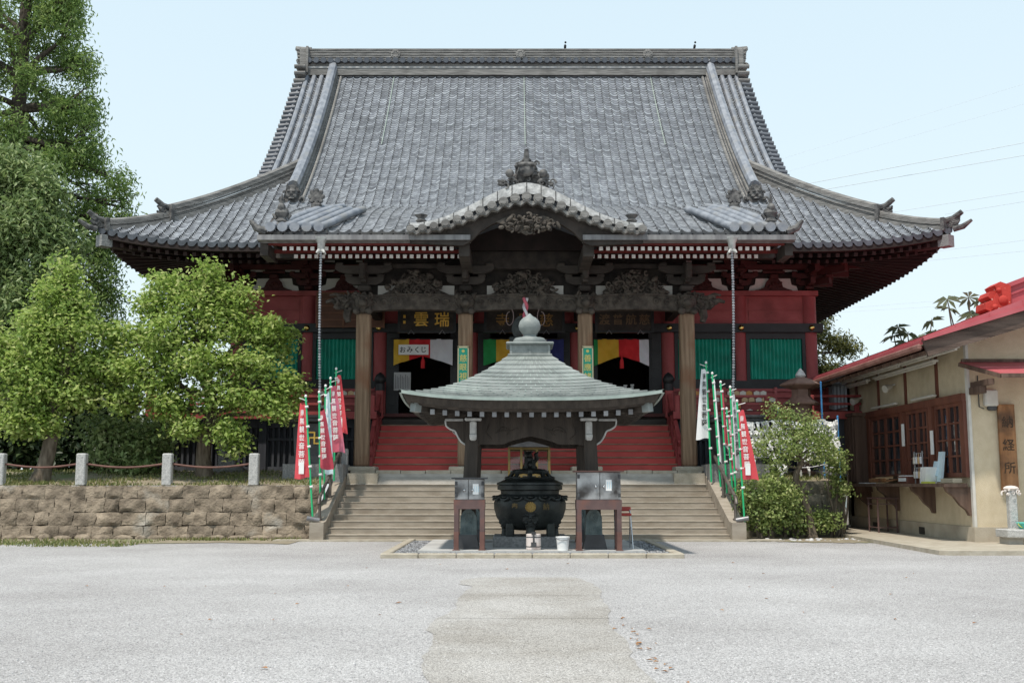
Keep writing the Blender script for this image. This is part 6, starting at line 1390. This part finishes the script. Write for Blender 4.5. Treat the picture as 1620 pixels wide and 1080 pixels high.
for x, lab in ((1.95, 'small dark bird perched on the roof ridge right of centre'), (7.75, 'small dark bird perched on the ridge near its right end')):
    mb = MB(); c = Vector((x, 46.8, 20.97)); mb.ball(c, (.06, .1, .075), 8, 6, Matrix.Rotation(.7, 3, 'X')); mb.ball(c+Vector((.01, -.1, .13)), .05, 7, 5); mb.tube([c+Vector((.01, -.14, .13)), c+Vector((.01, -.2, .12))], [.02, .004], 5); mb.tube([c+Vector((0, .05, -.03)), c+Vector((0, .22, -.12))], [.06, .03], 6); mb.tube([c, c+Vector((0, 0, -.13))], .012, 4)
    tag(mb.build('bird', 'bird', org=(x, 46.8, 20.84), smooth=60), lab, 'bird')

# ------------------------------------------------------------------ trees and shrubs
def tree(name, label, cat, base, trunkpts, r0, blobs, n, size, leaf, seed, bark='bark', limbs=True, **kw):
    gg = random.Random(seed); blobs = [(b[0], b[1], b[2], b[3]*gg.uniform(.4, .76), b[4]*gg.uniform(.5, .85), b[5]*gg.uniform(.65, 1.3)) for b in blobs]
    t = thing(name, label, cat, base); mb = MB(); Q = catmull(trunkpts, 5); k = len(Q)
    mb.tube(Q, [r0*(1.45-.45*min(1, i/3) if i < 3 else 1)*(1-.6*i/(k-1)) for i in range(k)], 9)
    if limbs:
        for i, b_ in enumerate(blobs):
            j = min(k-1, max(2, int(k*(.35+.6*((b_[2]-Q[0].z)/max(.1, Q[-1].z-Q[0].z)-.25))))); j = max(int(k*.3), min(k-1, j))
            limb(mb, Q[j], (b_[0], b_[1], b_[2]), r0*.38, r0*.07, seed*31+i); rn = random.Random(seed*7+i)
            for q in range(4): e = (b_[0]+rn.uniform(-.8, .8)*b_[3], b_[1]+rn.uniform(-.8, .8)*b_[4], b_[2]+rn.uniform(-.3, .8)*b_[5]); limb(mb, Vector((b_[0], b_[1], b_[2])).lerp(Q[j], .25), e, r0*.10, r0*.03, seed*51+i*5+q, n=4)
    mb.build('trunk', bark, t, smooth=60)
    leaf_object('crown', leaf, t, blobs, n, size, seed, **kw); return t
# leafy tree on the far left of the terrace: stacked pads of leaves
bl = [(-14.1, 33, 8.0, .6, .6, .5), (-14.3, 33, 7.3, .9, .8, .55), (-13.8, 33, 7.0, .7, .8, .5), (-14.9, 33, 6.4, .8, .8, .5), (-13.7, 32.8, 6.2, 1.0, .9, .5), (-14.6, 32.8, 5.7, 1.1, 1, .5), (-15.4, 33, 5.0, 1.0, .9, .5), (-13.5, 33.2, 5.2, 1.0, .9, .5), (-14.5, 32.6, 4.7, .9, .9, .45), (-14.9, 33, 4.0, 1.2, .9, .5), (-13.6, 33, 4.2, .9, .8, .45), (-15.2, 32.8, 3.45, .75, .7, .4), (-14.3, 32.7, 3.3, .6, .6, .35), (-16.2, 33.3, 5.8, .8, .8, .5), (-16.3, 33, 4.2, .7, .7, .4)]
tree('leafy_tree', 'slim bright green tree with stacked leaf pads at the far left of the terrace', 'tree', (-14.4, 33, 1.55), [(-14.6, 33, 1.5), (-14.35, 33, 2.6), (-14.2, 33, 4.2), (-13.9, 33, 5.6), (-14.1, 33, 7.8)], .25, bl, 17500, .145, 'leafbright', 3, up=.7, fill=.2, clusters=14, spread=.66, aspect=.62)
bl = [(-9.9, 33.5, 8.0, .55, .6, .55), (-9.55, 33.5, 7.3, .75, .7, .5), (-11.2, 33.5, 7.6, .7, .6, .4), (-11.6, 33.5, 7.0, .8, .7, .45), (-10.4, 33.2, 6.9, 1.0, .9, .5), (-8.9, 33.5, 7.2, .6, .6, .45), (-12.2, 33.5, 6.0, 1.1, .9, .55), (-10.9, 33, 6.0, 1.0, 1, .5), (-9.3, 33.2, 6.4, 1.1, .9, .5), (-8.1, 33.4, 6.2, 1.0, .8, .5), (-7.6, 33.4, 5.9, .7, .7, .45), (-12.6, 33.3, 5.0, 1.0, .9, .5), (-11.3, 33, 4.9, 1.0, 1, .5), (-9.8, 32.8, 5.2, 1.1, 1, .5), (-8.4, 33, 5.1, 1.1, .9, .5), (-7.3, 33.2, 4.5, .8, .8, .5), (-12.2, 33.2, 4.0, .9, .8, .4), (-10.8, 33, 3.9, .9, .9, .4), (-9.2, 32.8, 4.2, 1.0, .9, .45), (-8.0, 33, 4.0, .9, .8, .45), (-7.4, 33, 3.8, .7, .6, .35), (-10.2, 32.8, 3.2, .6, .6, .3), (-8.9, 32.8, 3.2, .7, .6, .35), (-8.7, 32.8, 2.7, .4, .4, .35), (-10.0, 33.6, 7.4, .6, .7, .5)]
tree('leafy_tree', 'broad yellow-green tree spreading before the temple veranda left of the steps', 'tree', (-9.9, 34, 1.6), [(-9.9, 34, 1.5), (-9.95, 33.9, 2.6), (-9.7, 33.7, 4.0), (-10.1, 33.6, 5.4), (-9.9, 33.5, 7.6)], .27, bl, 28000, .145, 'leafbright', 4, up=.7, fill=.2, clusters=14, spread=.66, aspect=.62)
# feathery conifer and the big broadleaf behind it
g = random.Random(4); bl = []
for i in range(46):
    z = 9.5+15*i/46; w_ = max(.8, 4.3*(1-(z-12)/24)) if z > 12 else 4.6; a = i*2.4; r = w_*(.55+.5*g.random()); bl.append((-23+r*math.cos(a), 48+r*math.sin(a)*.8, z+.3*g.random(), 1.35, 1.2, .65))
bl += [(-19.6, 47, 20.3, .8, 1, .8), (-19.4, 47, 18.4, 1.0, 1, .7), (-19.0, 47, 16.8, .7, .8, .8), (-17.9, 47, 14.9, 1.1, 1, .7), (-17.5, 47, 13.6, .9, 1, .8), (-18.6, 47, 12.6, 1.1, 1, .9), (-18.3, 47, 10.8, .9, 1, 1.1), (-17.9, 47, 9.3, .8, .9, 1.2), (-20.2, 47, 21.8, .9, 1, .7), (-20.6, 47, 23.3, .9, 1, .7), (-19.6, 47, 16.2, 1.3, 1, .9), (-18.0, 47, 7.6, .8, .9, 1.0)]
tree('conifer_tree', 'tall feathery conifer with drooping sprays beyond the left roof corner', 'tree', (-23, 48, 1.9), [(-23, 48, 1.8), (-23, 48, 12), (-22.9, 48, 20), (-22.8, 48, 27)], .5, bl, 52000, .24, 'leafconifer', 5, 'barkdark', droop=.5, aspect=.26, fill=.3, clusters=22, spread=.5, up=.3)
bl = [(-20.5, 42.5, 14.0, 1.6, 1.4, 1.0), (-18.9, 42, 13.0, 1.3, 1.3, .9), (-21.5, 42, 12.2, 1.8, 1.5, 1.0), (-19.3, 41.5, 11.6, 1.6, 1.4, .9), (-18.1, 42, 11.0, 1.0, 1.2, .8), (-20.6, 41.5, 10.4, 1.7, 1.4, .9), (-18.4, 41.6, 9.6, 1.3, 1.2, .8), (-21.3, 41.5, 8.6, 1.6, 1.4, .9), (-19.4, 41.3, 8.4, 1.5, 1.2, .8), (-17.9, 42, 8.0, 1.1, 1.1, .8), (-20.3, 41.2, 6.8, 1.6, 1.3, .8), (-18.4, 41.5, 6.4, 1.4, 1.2, .8), (-22.5, 42, 13.8, 1.6, 1.4, 1.0), (-22.6, 42, 10.4, 1.6, 1.4, 1), (-22.6, 42, 7, 1.6, 1.4, 1)]
tree('broadleaf_tree', 'dense mid-green broadleaf tree filling the left edge before the conifer', 'tree', (-20, 42.5, 1.9), [(-20, 42.5, 1.9), (-20, 42.5, 6), (-20.2, 42.3, 10), (-20.4, 42.3, 13)], .4, bl, 30000, .27, 'leafmid', 6, 'barkdark', up=.3, droop=.25, aspect=.36, fill=.35)
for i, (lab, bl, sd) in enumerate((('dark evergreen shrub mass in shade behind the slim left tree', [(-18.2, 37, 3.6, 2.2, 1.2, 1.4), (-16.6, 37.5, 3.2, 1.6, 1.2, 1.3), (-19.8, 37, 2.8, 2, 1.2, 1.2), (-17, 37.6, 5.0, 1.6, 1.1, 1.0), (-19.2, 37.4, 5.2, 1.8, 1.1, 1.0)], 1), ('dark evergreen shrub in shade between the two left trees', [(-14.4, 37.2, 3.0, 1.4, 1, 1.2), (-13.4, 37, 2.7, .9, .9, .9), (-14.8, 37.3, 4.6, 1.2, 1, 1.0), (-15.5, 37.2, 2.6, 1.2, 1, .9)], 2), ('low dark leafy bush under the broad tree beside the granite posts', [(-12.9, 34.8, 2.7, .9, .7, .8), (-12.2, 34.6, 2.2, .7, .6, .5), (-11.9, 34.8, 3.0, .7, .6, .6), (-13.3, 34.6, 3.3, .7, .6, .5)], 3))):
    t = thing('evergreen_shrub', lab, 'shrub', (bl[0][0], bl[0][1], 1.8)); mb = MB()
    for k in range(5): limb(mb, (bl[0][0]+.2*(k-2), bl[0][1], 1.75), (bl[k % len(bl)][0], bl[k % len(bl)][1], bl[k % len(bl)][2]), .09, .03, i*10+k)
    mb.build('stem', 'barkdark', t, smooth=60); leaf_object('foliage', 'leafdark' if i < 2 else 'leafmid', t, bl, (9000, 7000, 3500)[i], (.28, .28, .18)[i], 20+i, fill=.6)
# small tree, bushes and climber on the right
bl = [(7.6, 31.8, 3.35, .6, .6, .35), (8.2, 31.7, 3.25, .55, .6, .35), (7.1, 31.7, 2.95, .55, .5, .3), (8.0, 31.5, 2.9, .65, .6, .32), (8.55, 31.7, 2.85, .45, .5, .28), (7.5, 31.4, 2.6, .55, .5, .3), (8.35, 31.4, 2.5, .6, .5, .28), (6.75, 31.7, 2.55, .4, .4, .25), (8.75, 31.7, 2.4, .3, .4, .2), (7.2, 31.5, 2.2, .35, .4, .22), (7.2, 32, 3.75, .3, .3, .2)]
tree('small_tree', 'small bending tree with fine leaves in front of the paper fortunes', 'tree', (8.15, 31.7, 0), [(8.15, 31.7, 0), (8.05, 31.7, .8), (7.75, 31.7, 1.7), (7.9, 31.7, 2.2), (7.7, 31.7, 2.9)], .13, bl, 4600, .09, 'leafbush', 7, up=.4, fill=.35, spread=.8)
for i, (lab, bl) in enumerate((('rounded leafy bush beside the foot of the right stair kerb', [(6.75, 31.3, .75, .75, .6, .55), (6.45, 31.2, 1.25, .5, .5, .35), (7.2, 31.4, 1.2, .5, .5, .4), (6.9, 31.4, 1.6, .4, .4, .25)]), ('low leafy bush under the small bending tree', [(7.6, 31.7, .55, .6, .5, .4), (7.5, 31.8, 1.3, .45, .45, .35), (8.6, 32, .5, .5, .4, .3)]), ('creeping bush hanging over the mossy wall beside the office', [(9.1, 32.3, 1.9, .28, .25, .4), (9.2, 32.2, 1.4, .25, .2, .3), (9.15, 32.3, 2.35, .25, .2, .25)]))):
    t = thing('leafy_bush', lab, 'bush', (bl[0][0], bl[0][1], 0)); mb = MB()
    for k in range(6): limb(mb, (bl[0][0]+.08*(k-3), bl[0][1]+.1*(k % 2), 0), (bl[k % len(bl)][0]+.1*k-.2, bl[k % len(bl)][1], bl[k % len(bl)][2]+.1), .035, .012, 90+i*10+k, n=5)
    mb.build('stem', 'bark', t, smooth=60); leaf_object('foliage', 'leafbush', t, bl, (3600, 1700, 800)[i], .11, 40+i, fill=.5)
bl = [(14.0, 53, 9.0, 1.6, 1.2, .45), (15.2, 53, 8.4, 1.3, 1, .35), (13.4, 53, 7.7, 1.6, 1.2, .4), (15.9, 53, 8.0, 1.0, .9, .3), (15.0, 53, 7.0, 1.5, 1.1, .35), (13.6, 53, 6.3, 1.8, 1.2, .4), (15.7, 53, 6.3, 1.0, .9, .3), (14.5, 53, 9.6, .8, .8, .35), (14.6, 53, 5.5, 1.8, 1.2, .4)]
tree('pine_tree', 'olive pine with layered open branches between temple and office roof', 'tree', (13.5, 53, 1.9), [(13.5, 53, 1.9), (13.6, 53, 5), (13.8, 53, 8), (14.2, 53, 9.6)], .25, bl, 9000, .24, 'leafpine', 9, 'barkdark', aspect=.25, fill=.6, up=.5)
def palmate(label, c, n, seed):
    t = thing('palmate_plant', label, 'plant', (c[0], c[1], 1.9)); rn = random.Random(seed); c = Vector(c); mb = MB(); tips = []
    for k in range(n):
        e = c+Vector((rn.uniform(-.9, .9), rn.uniform(-.5, .5), rn.uniform(-.5, .45))); limb(mb, (c.x, c.y, 1.9), e, .06, .02, seed*9+k, .03, 5); tips.append(e)
    mb.build('stem', 'bark', t, smooth=60)
    mb = MB()
    for e in tips:
        tilt = Matrix.Rotation(rn.uniform(-.7, .7), 3, 'X') @ Matrix.Rotation(rn.uniform(-.5, .5), 3, 'Y') @ Matrix.Rotation(rn.uniform(0, 6), 3, 'Z'); tn = rn.random()
        for q in range(8):
            a = -2.5+5*q/7; d = Vector((math.cos(a), math.sin(a), 0)); s_ = Vector((-d.y, d.x, 0)); L = .62*(1-.25*abs(q-3.5)/3.5); L *= rn.uniform(.9, 1.1)
            pts = [Vector((0, 0, 0)), d*L*.55+s_*.075, d*L-Vector((0, 0, .16)), d*L*.55-s_*.075]; mb.add([e+tilt @ p for p in pts], [(0, 1, 2), (0, 2, 3)], (min(.98, max(.02, tn+rn.gauss(0, .12))), .5))
    mb.build('foliage', 'leafpalm', t)
palmate('palmate leaved plant peeping over the office roof left of the red ornament', (15.0, 41, 7.25), 9, 1); palmate('palmate leaved plant behind the red ridge ornament of the office', (16.6, 40, 8.2), 8, 2)
# loose things on the gravel: fallen leaves along the path, a few bigger stones
rn = random.Random(8); mb = MB(); g = np.random.default_rng(8)
for k in range(60):
    if k < 26: x, y = .62+.02*rn.uniform(8, 14)+rn.gauss(0, .06), rn.uniform(8.8, 13)
    else: x, y = rn.uniform(-7, 7), rn.uniform(9, 22)
    a = rn.uniform(0, 6.28); s_ = rn.uniform(.02, .045); d = Vector((math.cos(a), math.sin(a), 0))*s_; q = Vector((-d.y, d.x, 0))*.55; c = Vector((x, y, .012))
    mb.add([c-d, c+q+Vector((0, 0, .012)), c+d, c-q+Vector((0, 0, .008))], [(0, 1, 2, 3)])
tag(mb.build('fallen_leaves', mat('dry_leaf', (.26, .12, .05), (.36, .2, .09), 3)), kind='stuff')
mb = MB()
for k in range(3500):
    y = 7.8+8*rn.random()**1.6; x = rn.uniform(-.52, .52)*y-.2; r = rn.uniform(.005, .012)
    if -1.1 < x < .55 and rn.random() < .8: continue
    mb.ball((x, y, r*.3), (r*rn.uniform(.8, 1.4), r*rn.uniform(.8, 1.3), r*.7), 5, 3)
for k in range(40): x, y = rn.uniform(6.2, 9.5), rn.uniform(30.2, 31.2); r = rn.uniform(.02, .06); mb.ball((x, y, r*.3), (r*1.3, r, r*.7), 8, 5)
tag(mb.build('loose_stones', mat('loose_gravel_stone', (.36, .355, .36), (.62, .61, .61), 14, .9)), kind='stuff')
